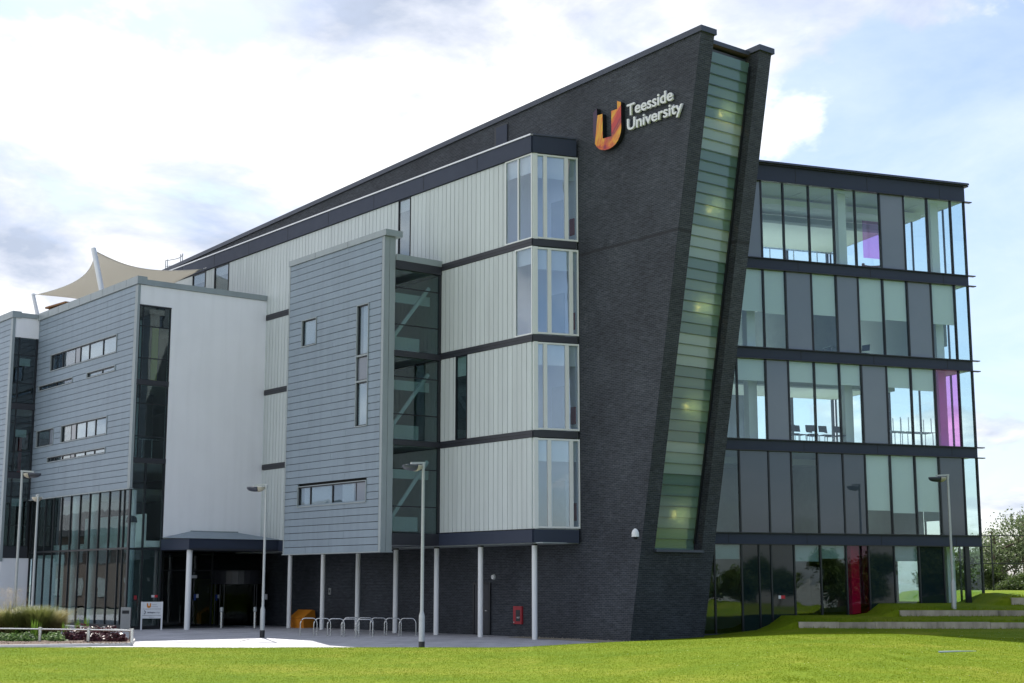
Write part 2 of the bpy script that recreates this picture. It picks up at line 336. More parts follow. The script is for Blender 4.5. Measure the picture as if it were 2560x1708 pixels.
# paving apron in front of the building
pv = [(-60, 60), (-60, -2), (-26, -2), (-18, -8.5), (-9, -11), (-2, -8), (1.2, -4.6), (2.3, -3.6), (2.3, 60)]
mb = MB(); mb.add([(x, y, 0) for x, y in pv], [tuple(range(len(pv)))]); o = mb.build('pavement', 'paving'); tag(o, kind='structure')
mb = MB().add([(1.15, 3.2, .012), (2.03, 3.2, .012), (2.03, -3.7, .012), (1.3, -5.2, .012), (.6, -4.2, .012)], [(0, 1, 2, 3, 4)]); tag(mb.build('gravel_strip', 'gravel'), kind='structure')
g = MB()
for i in range(420):
    t = random.random(); x = random.uniform(.9, 2.0); y = 3.0-7.4*t; s = random.uniform(.015, .045)
    g.add([(x-s, y-s, .01), (x+s, y-s*.7, .01), (x+s*.2, y+s, .01), (x, y, .01+s*1.1)], [(0, 1, 3), (1, 2, 3), (2, 0, 3)])
tag(g.build('gravel', 'gravel'), 'pale gravel strip lying along the foot of the dark brick wall', 'gravel', kind='stuff')
# a slab joint and a service cover on the sunlit paving
for (x, y, a, l) in ((-9.6, 7.2, .9, 2.2), (-12.2, 6.4, -.5, 1.8)):
    cube('drain_slot', 'joint', -l/2, l/2, -.03, .03, .004, .012, None, (x, y, 0), a)['kind'] = 'structure'

# ------------------------------------------------------------------ the building
bld = empty('university_building', label='large modern campus building of dark brick, grey metal, white cladding and glass', cat='building')
ZF = [(4.08, 4.54), (8.28, 8.73), (12.48, 12.94), (16.68, 17.14)]

# ---- brick tower with a leaning prow
LEAN = -4.72/24.6
def yend(z, d=0): return -3.69+LEAN*z+d
XB, XR = 2.04, 6.3; YB = 47.0
def ztop(y): return 24.6-.033*(y+8.41)
tow = MB()
def prow(x0, x1, z0, z1fn, d=0):
    y0 = yend(z0, d); zt = z1fn
    tow.prism([(yend(z0, d), z0), (yend(zt, d), zt), (YB, ztop(YB)-(24.6-zt)), (YB, z0)], 0, x0, x1)
prow(XB, 2.82, 0, 24.6); prow(5.55, XR, 0, 24.6)
tow.prism([(yend(0), 0), (yend(3.6), 3.6), (YB, 3.6), (YB, 0)], 0, 2.82, 5.55)
tower = tow.build('brick_tower', 'brick', bld); tower['label'] = 'dark brick tower with leaning prow'
# stairwell behind the louvres
cube('stair_wall', 'interior_mid', 2.83, 5.54, 0, .2, 3.6, 23.9, tower)
MB().prism([(yend(24.1, .75), 24.1), (yend(24.42, .75), 24.42), (YB, ztop(YB)-.15), (YB, ztop(YB)-.5)], 0, 2.83, 5.54).build('stair_roof', 'coping', tower)
for z in (8.2, 12.4, 16.6, 20.7):
    cube('landing', 'interior_light', 2.83, 5.54, yend(z, .95), -.05, z, z+.55, tower)
for z in (5.2, 9.7, 13.9, 18.0, 22.0):
    y = yend(z, 1.15); o = MB().tube([(4.8, y, z-.2), (4.8, y, z+.2)], .2, 14).build('stair_lamp', 'lamp_glow', tower)
    ld = bpy.data.lights.new('stair_lamp', 'POINT'); ld.energy = 17; ld.color = (1, .52, .20); ld.shadow_soft_size = .1
    lo = bpy.data.objects.new('stair_light', ld); col.objects.link(lo); lo.parent = tower; lo.location = (4.6, y-.22, z)
# glass louvre slats
me = MB().prism([(-.012, -.23), (.012, -.23), (.052, .23), (.028, .23)], 0, -1.345, 1.345).mesh('slat', 'louvre')
me2 = me.copy(); me2.materials[0] = M['louvre_painted_lit']; LIT_BANDS = (7.4, 11.9, 16.3, 20.9)  # slats at these heights are coloured paler for light reflected from landings behind
z = 3.95
while z < 24.05:
    y = yend(z, .47); ob('glass_slat', me2 if any(abs(z-q) < .62 for q in LIT_BANDS) else me, tower, (4.185, y, z)).rotation_euler = (-math.atan(-LEAN)*-1*.9, 0, 0)
    cube('slat_rail', 'coping', 2.84, 5.53, y-.035, y-.015, z-.236, z-.226, tower); z += .445
MB().bar((4.18, yend(3.64, .18), 3.66), (4.18, yend(3.64, .2)-.34, 3.66), 2.76, .10).build('sill', 'coping', tower)
mb = MB()
for z0 in np.arange(4, 24, 1.0): mb.bar((5.5, yend(z0, .40), z0), (5.5, yend(z0+1, .40), z0+1), .06, .1)
mb.build('louvre_frame', 'frame_dark', tower)
# copings
mb = MB()
def coping_bar(x0, x1, ya, yb_, dz=0, h=.24):
    mb.prism([(ya, ztop(ya)+dz), (ya, ztop(ya)+dz+h), (yb_, ztop(yb_)+dz+h), (yb_, ztop(yb_)+dz)], 0, x0, x1)
coping_bar(XB-.09, 2.86, -8.52, YB+.1)
coping_bar(5.46, XR+.09, -8.52, YB+.1)
coping_bar(2.86, 5.46, -7.92, YB+.1, -.07, .18)
mb.build('roof_coping', 'coping', tower)
# small high window in the brick
cube('window_reveal', 'frame_dark', XB-.015, XB+.1, 4.3, 5.38, 22.2, 23.98, tower)
w_ = cube('window_panel', 'fascia', XB-.05, XB-.02, 4.36, 5.2, 22.2, 23.9, tower)
# service door in the brick under the bay
cube('door_leaf', 'fascia_dark', XB-.04, XB+.02, 5.66, 6.78, .06, 2.28, tower)
mb = MB().box(XB-.07, XB+.02, 6.78, 6.88, .04, 2.38).box(XB-.07, XB+.02, 5.56, 5.66, .04, 2.38).box(XB-.07, XB+.02, 5.66, 6.78, 2.28, 2.38); mb.build('door_frame', 'frame_dark', tower)
cube('door_handle', 'steel', XB-.11, XB-.045, 5.76, 5.90, 1.08, 1.12, tower)

# ---- white-clad wing
A18 = R(18.1); V2 = Vector((math.cos(A18), -math.sin(A18), 0)); N2 = Vector((math.sin(A18), math.cos(A18), 0))
YC = 44.0
mb = MB()
mb.box(.10, 2.0, 2.3, YC, 4.62, 21.1)                       # solid body behind the cladding
for (a, b) in ((4.05, 4.62), (8.5, 8.78), (12.66, 12.93), (16.88, 17.18), (21.0, 21.3)):  # corner room slabs
    mb.prism([(.12, .02), (2.0, -.62), (2.0, 2.3), (.12, 2.3)], 2, a, b)
clad = mb.build('clad_wing', 'interior_mid', bld); clad['label'] = 'white ribbed wing raised on columns'
cube('soffit', 'interior_mid', .05, 2.03, -.55, YC, 4.0, 4.045, clad)
# room walls behind the corner windows
for z0, z1 in ((4.63, 8.49), (8.79, 12.65), (12.94, 16.87), (17.19, 20.99)):
    cube('room_wall', 'room_paint', 1.95, 1.99, -.58, 2.28, z0, z1, clad)
    cube('room_wall', 'room_paint', .14, 1.94, 2.24, 2.285, z0, z1, clad)
    cube('room_door', 'interior_mid', 1.9, 1.945, .15, 1.0, z0, z0+2.1, clad)
    cube('notice_board', 'board_red', 1.9, 1.945, -.55, -.25, z0+.35, z0+1.1, clad)
    cube('room_blind', 'blind', .13, .15, .05, 2.2 if z0 > 17 else (1.2 if z0 > 12.9 else .05001), z1-.75, z1, clad)
    cube('room_blind', 'blind', .14, 2.10, .10, .115, z1-1.0, z1-.03, clad, (0, 0, 0), -A18)
FL = [(4.60, 8.50), (8.78, 12.65), (12.93, 16.88), (17.18, 21.06)]
wins = {0: [], 1: [(4.70, 5.56)], 2: [(-.2, 1.18)], 3: [(-.2, 1.88), (9.39, 10.45), (28.32, 30.15), (31.33, 33.07)]}
PITCHC = .335
for k, (z0, z1) in enumerate(FL):
    y = .06; cuts = wins[k]
    y_end = 43.5 if k == 3 else 23.62
    skip = [] if k == 3 else [(6.9, 15.35)]
    while y < y_end:
        y1 = y+PITCHC
        for a, b in subtract(y, y1, cuts+skip):
            if b-a > .05: cube('cladding_plank', 'clad', -.035 if b-a > .2 else -.03, .06, a+.014, b-.014, z0+.02, z1-.02, clad)
        y = y1
    # joints behind the planks
    for a, b in subtract(.02, y_end, cuts): cube('joint_backing', 'joint', .055, .099, a, b, z0, z1, clad)
# rib of each plank edge is the recessed joint; trims and bands
for (z0, z1) in ((8.50, 8.78), (12.65, 12.93), (16.88, 17.18)):
    cube('floor_band', 'fascia_dark', -.07, .10, -.02, 23.6, z0, z1, clad); cube('floor_band', 'fascia_dark', -.02, 2.04, -.07, .05, z0, z1, clad, None, -A18)
    cube('band_groove', 'black', -.078, -.06, 0, 23.6, z0+.12, z0+.15, clad)
cube('eaves_fascia', 'fascia', -.12, .10, -.04, YC, 21.07, 21.84, clad); cube('eaves_fascia', 'fascia', -.02, 2.05, -.12, .05, 21.07, 21.84, clad, None, -A18)
cube('eaves_edge', 'bright_edge', -.17, .15, -.06, YC, 21.84, 21.91, clad); cube('eaves_edge', 'coping', -.02, 2.05, -.17, .05, 21.842, 21.908, clad, None, -A18)
MB().prism([(.1, 0), (2.04, -.6), (2.04, YC), (.1, YC)], 2, 21.5, 21.8).build('roof_deck', 'roof_dark', clad)
for y in (3.9, 8.2, 12.6, 17, 21.3, 25.8, 30.1, 34.4): cube('fascia_joint', 'joint', -.126, -.11, y-.012, y+.012, 21.1, 21.82, clad)
cube('base_fascia', 'fascia', -.10, .10, -.03, 23.6, 4.03, 4.58, clad); cube('base_fascia', 'fascia', -.02, 2.05, -.10, .05, 4.03, 4.58, clad, None, -A18)
# corner and slot windows of the wing
def win_front(y0, y1, z0, z1, splits, fm='frame_white', gm='glass_bay', x=-.045, fw=.06, parent=None):
    mb = MB(); p = parent or clad
    mb.box(x-.02, x+.12, y0, y0+fw, z0, z1).box(x-.02, x+.12, y1-fw, y1, z0, z1).box(x-.018, x+.118, y0+fw, y1-fw, z0, z0+fw).box(x-.018, x+.118, y0+fw, y1-fw, z1-fw, z1)
    for s in splits: mb.box(x-.016, x+.11, s-fw*.6, s+fw*.6, z0+fw, z1-fw)
    mb.build('window_frame', fm, p)
    e = [y0+fw]+[v for s in splits for v in (s-fw*.6, s+fw*.6)]+[y1-fw]
    for a, b in zip(e[::2], e[1::2]): cube('pane', gm, x+.03, x+.045, a, b, z0+fw, z1-fw, p)
win_front(-.02, 1.88, 17.2, 21.05, [.95]); win_front(-.02, 1.18, 12.95, 16.86, [])
win_front(9.40, 10.45, 17.2, 21.05, [], 'frame_dark', 'glass_win', fw=.035); win_front(4.70, 5.56, 8.8, 12.63, [], 'frame_dark', 'glass_dark', fw=.04)
win_front(28.34, 30.15, 17.2, 21.05, [], 'frame_dark', 'glass_win', fw=.045); win_front(31.34, 33.07, 17.2, 21.05, [], 'frame_dark', 'glass_win', fw=.045)
for (a, b, k) in ((9.43, 10.42, 3), (4.73, 5.53, 1), (28.4, 30.1, 3), (31.4, 33.0, 3)):
    cube('room_blind', 'blind', .04, .05, a, b, FL[k][1]-(.95 if k < 3 else .62), FL[k][1]-.05, clad)
    cube('window_back', 'interior_dark' if k == 1 else 'interior_mid', .052, .0965, a, b, FL[k][0]+.05, FL[k][1]-.06, clad)
def side_local(s, d, z): return V2*s+N2*d+Vector((0, 0, z))
for k, (z0, z1, sp) in enumerate(((4.64, 8.46, [.725, 1.74]), (8.82, 12.62, [.555, 1.57]), (12.98, 16.82, [.765, 1.785]), (17.2, 21.04, [.58, 1.59]))):
    mb = MB(); s0, s1 = .02, 2.13
    mb.box(s0, s0+.19, -.06, .09, z0-.02, z1+.02).box(s1-.05, s1, -.06, .09, z0, z1).box(s0+.19, s1-.05, -.055, .085, z0, z0+.08).box(s0+.19, s1-.05, -.055, .085, z1-.08, z1)
    for s in sp: mb.box(s-.085, s+.085, -.05, .08, z0+.08, z1-.08)
    o = mb.build('window_frame', 'frame_white', clad); o.rotation_euler = (0, 0, -A18)
    e = [s0+.19]+[v for s in sp for v in (s-.085, s+.085)]+[s1-.05]
    for a, b in zip(e[::2], e[1::2]): cube('pane', 'glass_bay', a, b, 0, .015, z0+.08, z1-.08, clad, None, -A18)
# columns
colme = MB().cyl(0, 0, 0, 3.93, .118, 20).mesh('column', 'white_paint'); capme = MB().cyl(0, 0, 3.93, 4.0, .135, 16).mesh('column_cap', 'black')
for y in (.42, 4.21, 7.58, 10.95, 14.32, 17.66, 21.05):
    c = ob('column', colme, clad, (.4, y, 0)); ob('column_cap', capme, clad, (.4, y, 0))

# ---- grey metal screen and glazed link (box B)
XF = -3.21
scr = MB().box(XF+.22, -2.68, 6.84, 15.42, 3.78, 18.1).build('metal_box', 'joint', bld); scr['label'] = 'grey metal plank box standing proud of the white wing'
rowsB = [18.13, 17.87]+[17.87-.337*k for k in range(1, 43)]
openB = [(12.72, 14.12, 13.826, 15.174), (8.03, 9.06, 9.445, 15.174), (8.02, 14.16, 5.96, 6.97)]
for zt, zb in zip(rowsB[:-1], rowsB[1:]):
    zm = (zt+zb)/2; cuts = [(a, b) for a, b, c, d in openB if c < zm < d]
    js = [11.2] if rowsB.index(zt) % 2 else [9.9, 13.3]
    for a, b in subtract(7.02, 15.38, cuts):
        cutp = [a]+[j for j in js if a+.6 < j < b-.6]+[b]
        for p, q in zip(cutp[:-1], cutp[1:]): cube('metal_plank', 'zinc', XF-.012-random.random()*.006, XF+.062, p+.004, q-.004, zb+.013, zt-.013, scr)
cube('corner_trim', 'zinc_trim', XF-.02, -2.95, 6.80, 7.0, 3.74, 18.12, scr); cube('corner_trim', 'zinc_trim', -2.93, -2.62, 6.805, 7.0, 3.74, 18.12, scr)
cube('edge_trim', 'zinc_trim', XF-.02, -2.6, 15.39, 15.48, 3.74, 18.12, scr)
cube('coping', 'zinc_trim', XF-.08, -2.36, 6.62, 15.5, 18.13, 18.41, scr); cube('base_trim', 'zinc_trim', XF-.06, -2.58, 6.77, 15.5, 3.70, 3.745, scr)
cube('coping_joint', 'joint', XF-.084, -2.4, 9.9, 9.915, 18.14, 18.40, scr); cube('coping_joint', 'joint', XF-.084, -2.4, 12.9, 12.915, 18.14, 18.40, scr)
def win_x(x, y0, y1, z0, z1, splits, kinds, parent, fm='frame_dark', fw=.05, trim=True, depth=.16):
    """window in a wall facing -x: dark reveal, frame, and one leaf per split (g glass, b blind, o opaque)"""
    if trim:
        mb = MB().box(x-.03, x+.05, y0, y0+.04, z0, z1).box(x-.03, x+.05, y1-.04, y1, z0, z1).box(x-.028, x+.05, y0+.04, y1-.04, z1-.035, z1).box(x-.035, x+.05, y0+.04, y1-.04, z0, z0+.04)
        mb.build('window_surround', 'zinc_trim', parent)
    a, b, c, d = y0+.04, y1-.04, z0+.04, z1-.035
    mb = MB().box(x+.05, x+depth, a, a+fw, c, d).box(x+.05, x+depth, b-fw, b, c, d).box(x+.051, x+depth-.002, a+fw, b-fw, c, c+fw).box(x+.051, x+depth-.002, a+fw, b-fw, d-fw, d)
    for s in splits: mb.box(x+.052, x+depth-.004, s-fw*.6, s+fw*.6, c+fw, d-fw)
    mb.build('window_frame', fm, parent)
    e = [a+fw]+[v for s in splits for v in (s-fw*.6, s+fw*.6)]+[b-fw]
    for (p, q), k in zip(zip(e[::2], e[1::2]), kinds):
        if k == 'o': cube('window_panel', 'spandrel', x+.07, x+.1, p, q, c+fw, d-fw, parent); continue
        cube('pane', 'glass_win', x+.09, x+.1, p, q, c+fw, d-fw, parent)
        if k == 'b': cube('blind', 'blind', x+.12, x+.13, p, q, c+fw, d-fw, parent)
        if k == 'h': cube('blind', 'blind', x+.12, x+.13, p+(q-p)*.12, p+(q-p)*.62, c+fw, d-fw, parent)
        cube('window_back', 'interior_mid' if k in 'bh' else 'interior_dark', x+.15, x+.16, p, q, c+fw, d-fw, parent)
# the screen body is solid; carve windows by mounting them a little proud
XW = XF-.09
win_x(XF-.03, *openB[0], [], ['b'], scr, depth=.16)
win_x(XF-.03, 8.03, 9.06, 12.75, 15.174, [], ['h'], scr, depth=.16); win_x(XF-.03, 8.03, 9.06, 11.55, 12.75, [], ['o'], scr, depth=.16); win_x(XF-.03, 8.03, 9.06, 9.445, 11.55, [], ['b'], scr, depth=.16)
win_x(XF-.03, *openB[2], [8.96, 11.03, 13.04], ['o', 'h', 'b', 'h'], scr, depth=.16)
# glazed link side
lk = MB().box(-2.64, .0, 6.9, 15.3, 16.80, 17.05).box(-2.64, .0, 6.9, 15.3, 4.06, 4.5).box(-2.64, 0, 6.9, 15.3, 8.52, 8.74).box(-2.64, 0, 6.9, 15.3, 12.66, 12.88).box(-2.64, .02, 15.2, 15.35, 4.1, 17)
link = lk.build('glazed_link', 'interior_mid', bld); link['label'] = 'dark glazed side of the metal box with white diagonal braces'
cube('roof_edge', 'zinc_trim', -2.60, .05, 6.70, 15.3, 17.055, 17.34, link)
for z0, z1 in ((16.66, 17.05), (12.58, 12.86), (8.52, 8.76), (4.03, 4.56)): cube('floor_band', 'fascia_dark', -2.62, -.04, 6.72, 6.86, z0, z1, link)
for z0, z1, ts in ((4.58, 8.50, (5.76, 7.45)), (8.78, 12.56, (9.94, 11.66)), (12.88, 16.64, (14.07, 15.8))):
    e = [z0, *ts, z1]
    for a, b in zip(e[:-1], e[1:]): cube('pane', 'glass_dark', -2.60, -.17, 6.80, 6.815, a+.025, b-.025, link)
    for tz in ts: cube('transom', 'frame_dark', -2.60, -.17, 6.77, 6.85, tz-.025, tz+.025, link)
    cube('mullion', 'frame_dark', -.17, -.045, 6.74, 6.86, z0, z1, link)
    MB().bar((-2.75, 7.05, z0+.35), (-.55, 7.05, z1-.62), .1, .16).build('brace', 'white_paint', link)
    cube('blind', 'blind', -2.55, -.35, 7.25, 7.26, z1-1.45, z1-1.0, link)
    cube('inner_wall', 'interior_mid', -.02, .0, 6.95, 15.2, z0, z1, link)
    cube('radiator', 'interior_light', -2.3, -.75, 7.5, 7.6, z0+.1, z0+.75, link)

# ---- grey metal and white render wing (block A)
XA, YA, YA2 = -7.70, 23.65, 37.8
mb = MB().box(XA+.06, XA+.3, YA+.1, YA2, 7.3, 17.98).box(-5.74, .08, YA, YA+.3, 4.62, 18.0).box(XA+.12, -5.74, YA, YA+.3, 16.92, 18.0)
wa = MB(); wa.m = 0; wa.box(-5.76, .06, YA, YA+.3, 4.4, 18.0).box(XA+.14, -5.76, YA, YA+.3, 16.92, 18.0)
wa.m = 1; wa.box(XA+.22, XA+.3, YA+.31, YA2, 7.3, 17.98).box(XA+.3, -.3, YA+.31, YA2, 17.4, 17.7).box(-.6, -.3, YA+.4, YA2, 4.15, 17.4).box(-.6, -.3, 33, YA2, 0, 4.15).box(XA+.3, -.6, YA2-.3, YA2, 0, 17.4)
wa.m = 2
for z0, z1 in ((7.3, 7.6), (8.55, 8.78), (12.66, 12.90), (4.12, 4.2)): wa.box(XA+.31, -.6, YA+.36 if z0 > 8 else YA+6, YA2-.3, z0, z1)
ent = wa.build('entrance_wing', ['render_white', 'joint', 'interior_mid'], bld); ent['label'] = 'grey metal and white rendered wing over the entrance'
rowsA = [18.01-.337*k for k in range(0, 33)]
openA = [(26.08, 35.6, 14.64, 15.652, [28.04, 29.97, 31.25, 31.95, 33.83], 'bbbogg'), (26.15, 30.0, 13.63, 13.966, [28.0], 'bb'), (32.05, 37.3, 13.63, 13.966, [34.6], 'gg'),
         (34.55, 37.25, 10.26, 11.27, [35.3], 'og'), (26.92, 33.4, 10.26, 11.27, [28.6, 29.9, 31.33, 32.03], 'bbbog'), (26.98, 35.35, 9.248, 9.585, [28.6, 29.9, 31.37, 31.95, 33.2, 34.3], 'bbboggg')]
for i, (zt, zb) in enumerate(zip(rowsA[:-1], rowsA[1:])):
    zm = (zt+zb)/2
    for a, b in subtract(YA+.32, YA2, [(q[0], q[1]) for q in openA if q[2] < zm < q[3]]):
        js = [27.6, 33.5] if i % 2 else [30.4]
        cutp = [a]+[j for j in js if a+.7 < j < b-.7]+[b]
        for p, q in zip(cutp[:-1], cutp[1:]): cube('metal_plank', 'zinc', XA-.012-random.random()*.006, XA+.062, p+.004, q-.004, zb+.013, zt-.013, ent)
for q in openA: win_x(XA-.03, *q[:5], q[5], ent, depth=.16)
cube('corner_trim', 'zinc_trim', XA-.02, XA+.12, YA-.03, YA+.30, 7.24, 18.0, ent); cube('corner_trim', 'zinc_trim', XA-.025, XA-.005, YA+.12, YA+.135, 7.24, 18.0, ent)
cube('coping', 'zinc_trim', XA-.10, XA+.45, YA-.10, YA2+.0, 18.02, 18.30+.14, ent); cube('coping', 'zinc_trim', XA+.45, .02, YA-.08, YA+.4, 18.01, 18.30, ent)
cube('base_trim', 'zinc_trim', XA-.09, XA+.15, YA-.10, YA2, 7.17, 7.225, ent)
for y in np.arange(25, 37.5, 1.6): cube('coping_joint', 'joint', XA-.104, XA-.09, y, y+.014, 18.03, 18.43, ent)
# glazed corner strip beside the render
for z0, z1, ts in ((12.94, 16.88, (14.1, 15.8)), (8.82, 12.66, (9.95, 11.68))):
    e = [z0, *ts, z1]
    for a, b in zip(e[:-1], e[1:]):
        cube('pane', 'glass_dark', -7.32, -5.83, YA+.05, YA+.065, a+.025, b-.025, ent); cube('pane', 'glass_dark', -7.52, -7.36, YA+.05, YA+.065, a+.025, b-.025, ent)
    for tz in ts: cube('transom', 'frame_dark', -7.54, -5.8, YA+.02, YA+.10, tz-.025, tz+.025, ent)
    cube('mullion', 'frame_dark', -7.36, -7.32, YA+.0, YA+.1, z0, z1, ent); cube('mullion', 'frame_dark', -5.835, -5.77, YA-.005, YA+.1, z0, z1, ent); cube('mullion', 'frame_dark', -7.58, -7.52, YA+.0, YA+.1, z0, z1, ent)
    cube('inner_wall', 'interior_light', -7.3, -6.6, YA+1.6, YA+1.7, z0, z1-.5, ent); cube('inner_wall', 'interior_dark', -6.6, -5.0, YA+3.5, YA+3.6, z0, z1, ent)
cube('inner_wall', 'yellow_wall', -6.25, -5.9, YA+1.2, YA+1.3, 12.95, 16.0, ent)
MB().tube([(-7.3, YA+.6, 9.85), (-5.9, YA+.6, 9.85)], .025, 8).tube([(-6.85, YA+.6, 8.8), (-6.85, YA+.6, 9.85)], .02, 8).tube([(-6.3, YA+.6, 8.8), (-6.3, YA+.6, 9.85)], .02, 8).build('handrail', 'steel', ent)
for z0, z1 in ((16.88, 16.94), (12.66, 12.94), (8.55, 8.82)): cube('floor_band', 'fascia_dark', -7.6, -5.76, YA-.03, YA+.12, z0, z1, ent)
# double-height glazing, side and front
for a, b in ((-7.56, -6.89), (-6.81, -5.86)):
    for z0, z1 in ((.18, 4.05), (4.15, 8.5)): cube('pane', 'glass_dark' if z0 < 1 else 'glass_clear', a, b, YA+.05, YA+.065, z0, z1, ent)
for x0, x1 in ((-7.66, -7.56), (-6.89, -6.81), (-5.86, -5.76)): cube('mullion', 'frame_dark', x0, x1, YA-.01, YA+.13, .0, 8.55, ent)
cube('transom', 'frame_dark', -7.56, -5.86, YA-.005, YA+.12, 4.05, 4.15, ent); cube('plinth', 'frame_dark', -7.6, -5.78, YA, YA+.15, 0, .18, ent)
mulA = [24.5, 25.07, 26.4, 27.74, 29.03, 30.36, 31.71, 33.02, 34.22, 35.46, 36.6, 37.7]
XG = XA+.10
for y in mulA: cube('mullion', 'frame_dark', XG-.03, XG+.09, y-.03, y+.03, .18, 7.17, ent)
cube('mullion', 'frame_dark', XG-.03, XG+.1, YA+.13, YA+.23, .18, 7.17, ent)
for y0, y1 in zip([YA+.2]+mulA[:-1], mulA):
    for z0, z1 in ((.22, 4.08), (4.18, 7.15)): cube('pane', 'glass_dark', XG+.02, XG+.035, y0+.03, y1-.03, z0, z1, ent)
cube('transom', 'frame_dark', XG-.025, XG+.08, YA+.23, YA2-.1, 4.08, 4.18, ent); cube('plinth', 'frame_dark', XG-.05, XG+.15, YA+.1, YA2, 0, .22, ent)
for y0, y1 in ((33.1, 37.6),): cube('blind', 'blind', XG+.3, XG+.32, y0, y1, .4, 3.95, ent)
for y in (25.0, 30.0, 32.6): MB().cyl(XG+.7, y, 0, 7.2, .2, 14).build('inner_column', 'white_paint', ent)
cube('inner_wall', 'interior_light', -6.0, -5.9, 25.4, 33.5, 4.25, 6.0, ent); cube('gallery_edge', 'interior_light', -6.4, -.7, YA+.6, YA2-.4, 4.22, 4.55, ent)
cube('inner_wall', 'interior_mid', -2.2, -2.1, 33, 37, .02, 4.1, ent); cube('inner_wall', 'interior_dark', -6.0, -5.75, YA+.4, 33, .02, 4.1, ent); cube('floor', 'carpet', XG+.16, -.7, YA+.2, YA2-.3, .005, .03, ent)
MB().tube([(-6.95, YA+1.3, 5.5), (-6.95, YA+1.3, 5.75), (-6.95, YA+1.3, 5.95), (-6.95, YA+1.3, 7.2)], [.30, .26, .03, .02], 16, False).build('pendant_lamp', 'fascia_dark', ent)
# small safety signs stuck on the glass
cube('door_sticker', 'sign_white', -6.24, -6.08, YA+.03, YA+.046, 1.62, 1.74, ent); cube('door_sticker', 'red_sign', -6.08, -5.9, YA+.03, YA+.046, 1.62, 1.74, ent)
cube('door_sticker', 'red_paint', -7.2, -7.05, YA+.03, YA+.046, 1.52, 1.72, ent)

# ---- entrance canopy, screen and revolving door
cp = MB(); cp.m = 0
cpoly = [(-5.3, 21.5), (.08, 21.5), (.08, YA), (-5.85, YA)]
cp.prism(cpoly, 2, 4.05, 4.62)
can = cp.build('canopy', 'fascia', bld); can['label'] = 'dark entrance canopy with sloping zinc roof'
MB().add([(-5.4, 21.42, 4.625), (.1, 21.42, 4.625), (.1, YA-.02, 4.72), (-1.4, YA-.02, 5.04), (-4.2, YA-.02, 5.06), (-5.9, YA-.02, 4.68), (-4.5, YA-.6, 4.98), (-1.2, YA-.6, 4.96)],
         [(0, 1, 7, 6), (1, 2, 3, 7), (0, 6, 5), (6, 4, 5), (6, 7, 3, 4)]).build('canopy_roof', 'zinc', can)
cube('roof_seam', 'zinc_trim', -4.2, -1.4, YA-.06, YA-.02, 5.03, 5.10, can)
ob('column', colme, can, (-5.1, 21.8, 0)).scale = (1.25, 1.25, 1.03)
cube('drip_edge', 'fascia_dark', -5.2, .06, 21.46, 21.49, 4.03, 4.12, can)
YE = 26.6
mb = MB()
xs_ = [-5.7, -4.3, -2.9, -1.35, 1.75, 2.9, 4.2]
for x in xs_: mb.box(x-.04, x+.04, YE-.05, YE+.06, 0, 4.05)
for a, b in zip(xs_[:-1], xs_[1:]): mb.box(a+.04, b-.04, YE-.045, YE+.055, 3.0, 3.08)
scn = mb.build('entrance_screen', 'frame_dark', bld)
for i, (a, b) in enumerate(zip(xs_[:-1], xs_[1:])):
    if i != 3: cube('pane', 'glass_entry', a+.04, b-.04, YE, YE+.015, .05, 3.0, scn)
    cube('pane', 'glass_entry', a+.04, b-.04, YE, YE+.015, 3.08, 4.04, scn)
cube('lobby_wall', 'interior_dark', -5.6, 4.2, YE+6, YE+6.1, 0, 4.05, scn); cube('lobby_ceiling', 'interior_dark', -5.7, 4.2, 23.96, YE+6, 4.06, 4.1, scn)
cube('lobby_wall', 'interior_dark', -5.6, -5.5, YE+.1, YE+6, 0, 4.05, scn); cube('lobby_wall', 'interior_dark', 4.2, 4.3, 23.7, YE+6, 0, 4.05, scn)
cube('lobby_panel', 'yellow_wall', -.6, .9, YE+3.6, YE+3.66, .02, 2.6, scn); cube('lobby_floor', 'carpet', -5.6, 4.2, YE+.1, YE+6, .005, .02, scn)
dr = MB(); nseg = 28; rad = 1.5; cxd, cyd = .2, YE
for k in range(nseg):
    t0, t1 = 2*math.pi*k/nseg, 2*math.pi*(k+1)/nseg
    q = [(cxd+r_*math.cos(t), cyd+r_*math.sin(t)) for t in (t0, t1) for r_ in (rad, rad-.06)]
    dr.add([(*q[0], 2.3), (*q[2], 2.3), (*q[2], 3.0), (*q[0], 3.0)], [(0, 1, 2, 3)])
dr.prism([(cxd+rad*math.cos(2*math.pi*k/nseg), cyd+rad*math.sin(2*math.pi*k/nseg)) for k in range(nseg)], 2, 2.98, 3.03)
rev = dr.build('revolving_door', 'fascia_dark', bld)
for t in (.4, 1.97, 3.54, 5.11):
    MB().bar((cxd, cyd, 1.15), (cxd+1.4*math.cos(t), cyd+1.4*math.sin(t), 1.15), .03, 2.28).build('door_wing', 'glass_entry', rev)
    MB().cyl(cxd+1.42*math.cos(t), cyd+1.42*math.sin(t), 0, 2.3, .04, 8).build('door_post', 'frame_dark', rev)
for t in (3.3, 3.75, 4.95, 5.55): MB().cyl(cxd+1.47*math.cos(t), cyd+1.47*math.sin(t), 0, 2.3, .035, 8).build('drum_post', 'frame_dark', rev)
for x, z in ((-2.3, 1.55), (-1.0, 1.52)):
    cube('door_sticker', 'sign_white', x-.14, x+.14, YE-.062, YE-.056, z, z+.2, scn); cube('door_sticker', 'blue_sign', x-.14, x-.01, YE-.07, YE-.064, z, z+.2, scn); cube('door_sticker', 'blue_sign', x-.14, x+.0, YE-.062, YE-.056, z-.13, z-.02, scn)
cube('poster', 'sign_white', 1.12, 1.28, YE-1.58, YE-1.56, 1.45, 1.75, rev)
cube('door_number', 'sign_white', -2.62, -2.3, YE-.08, YE-.06, 2.62, 2.78, scn)

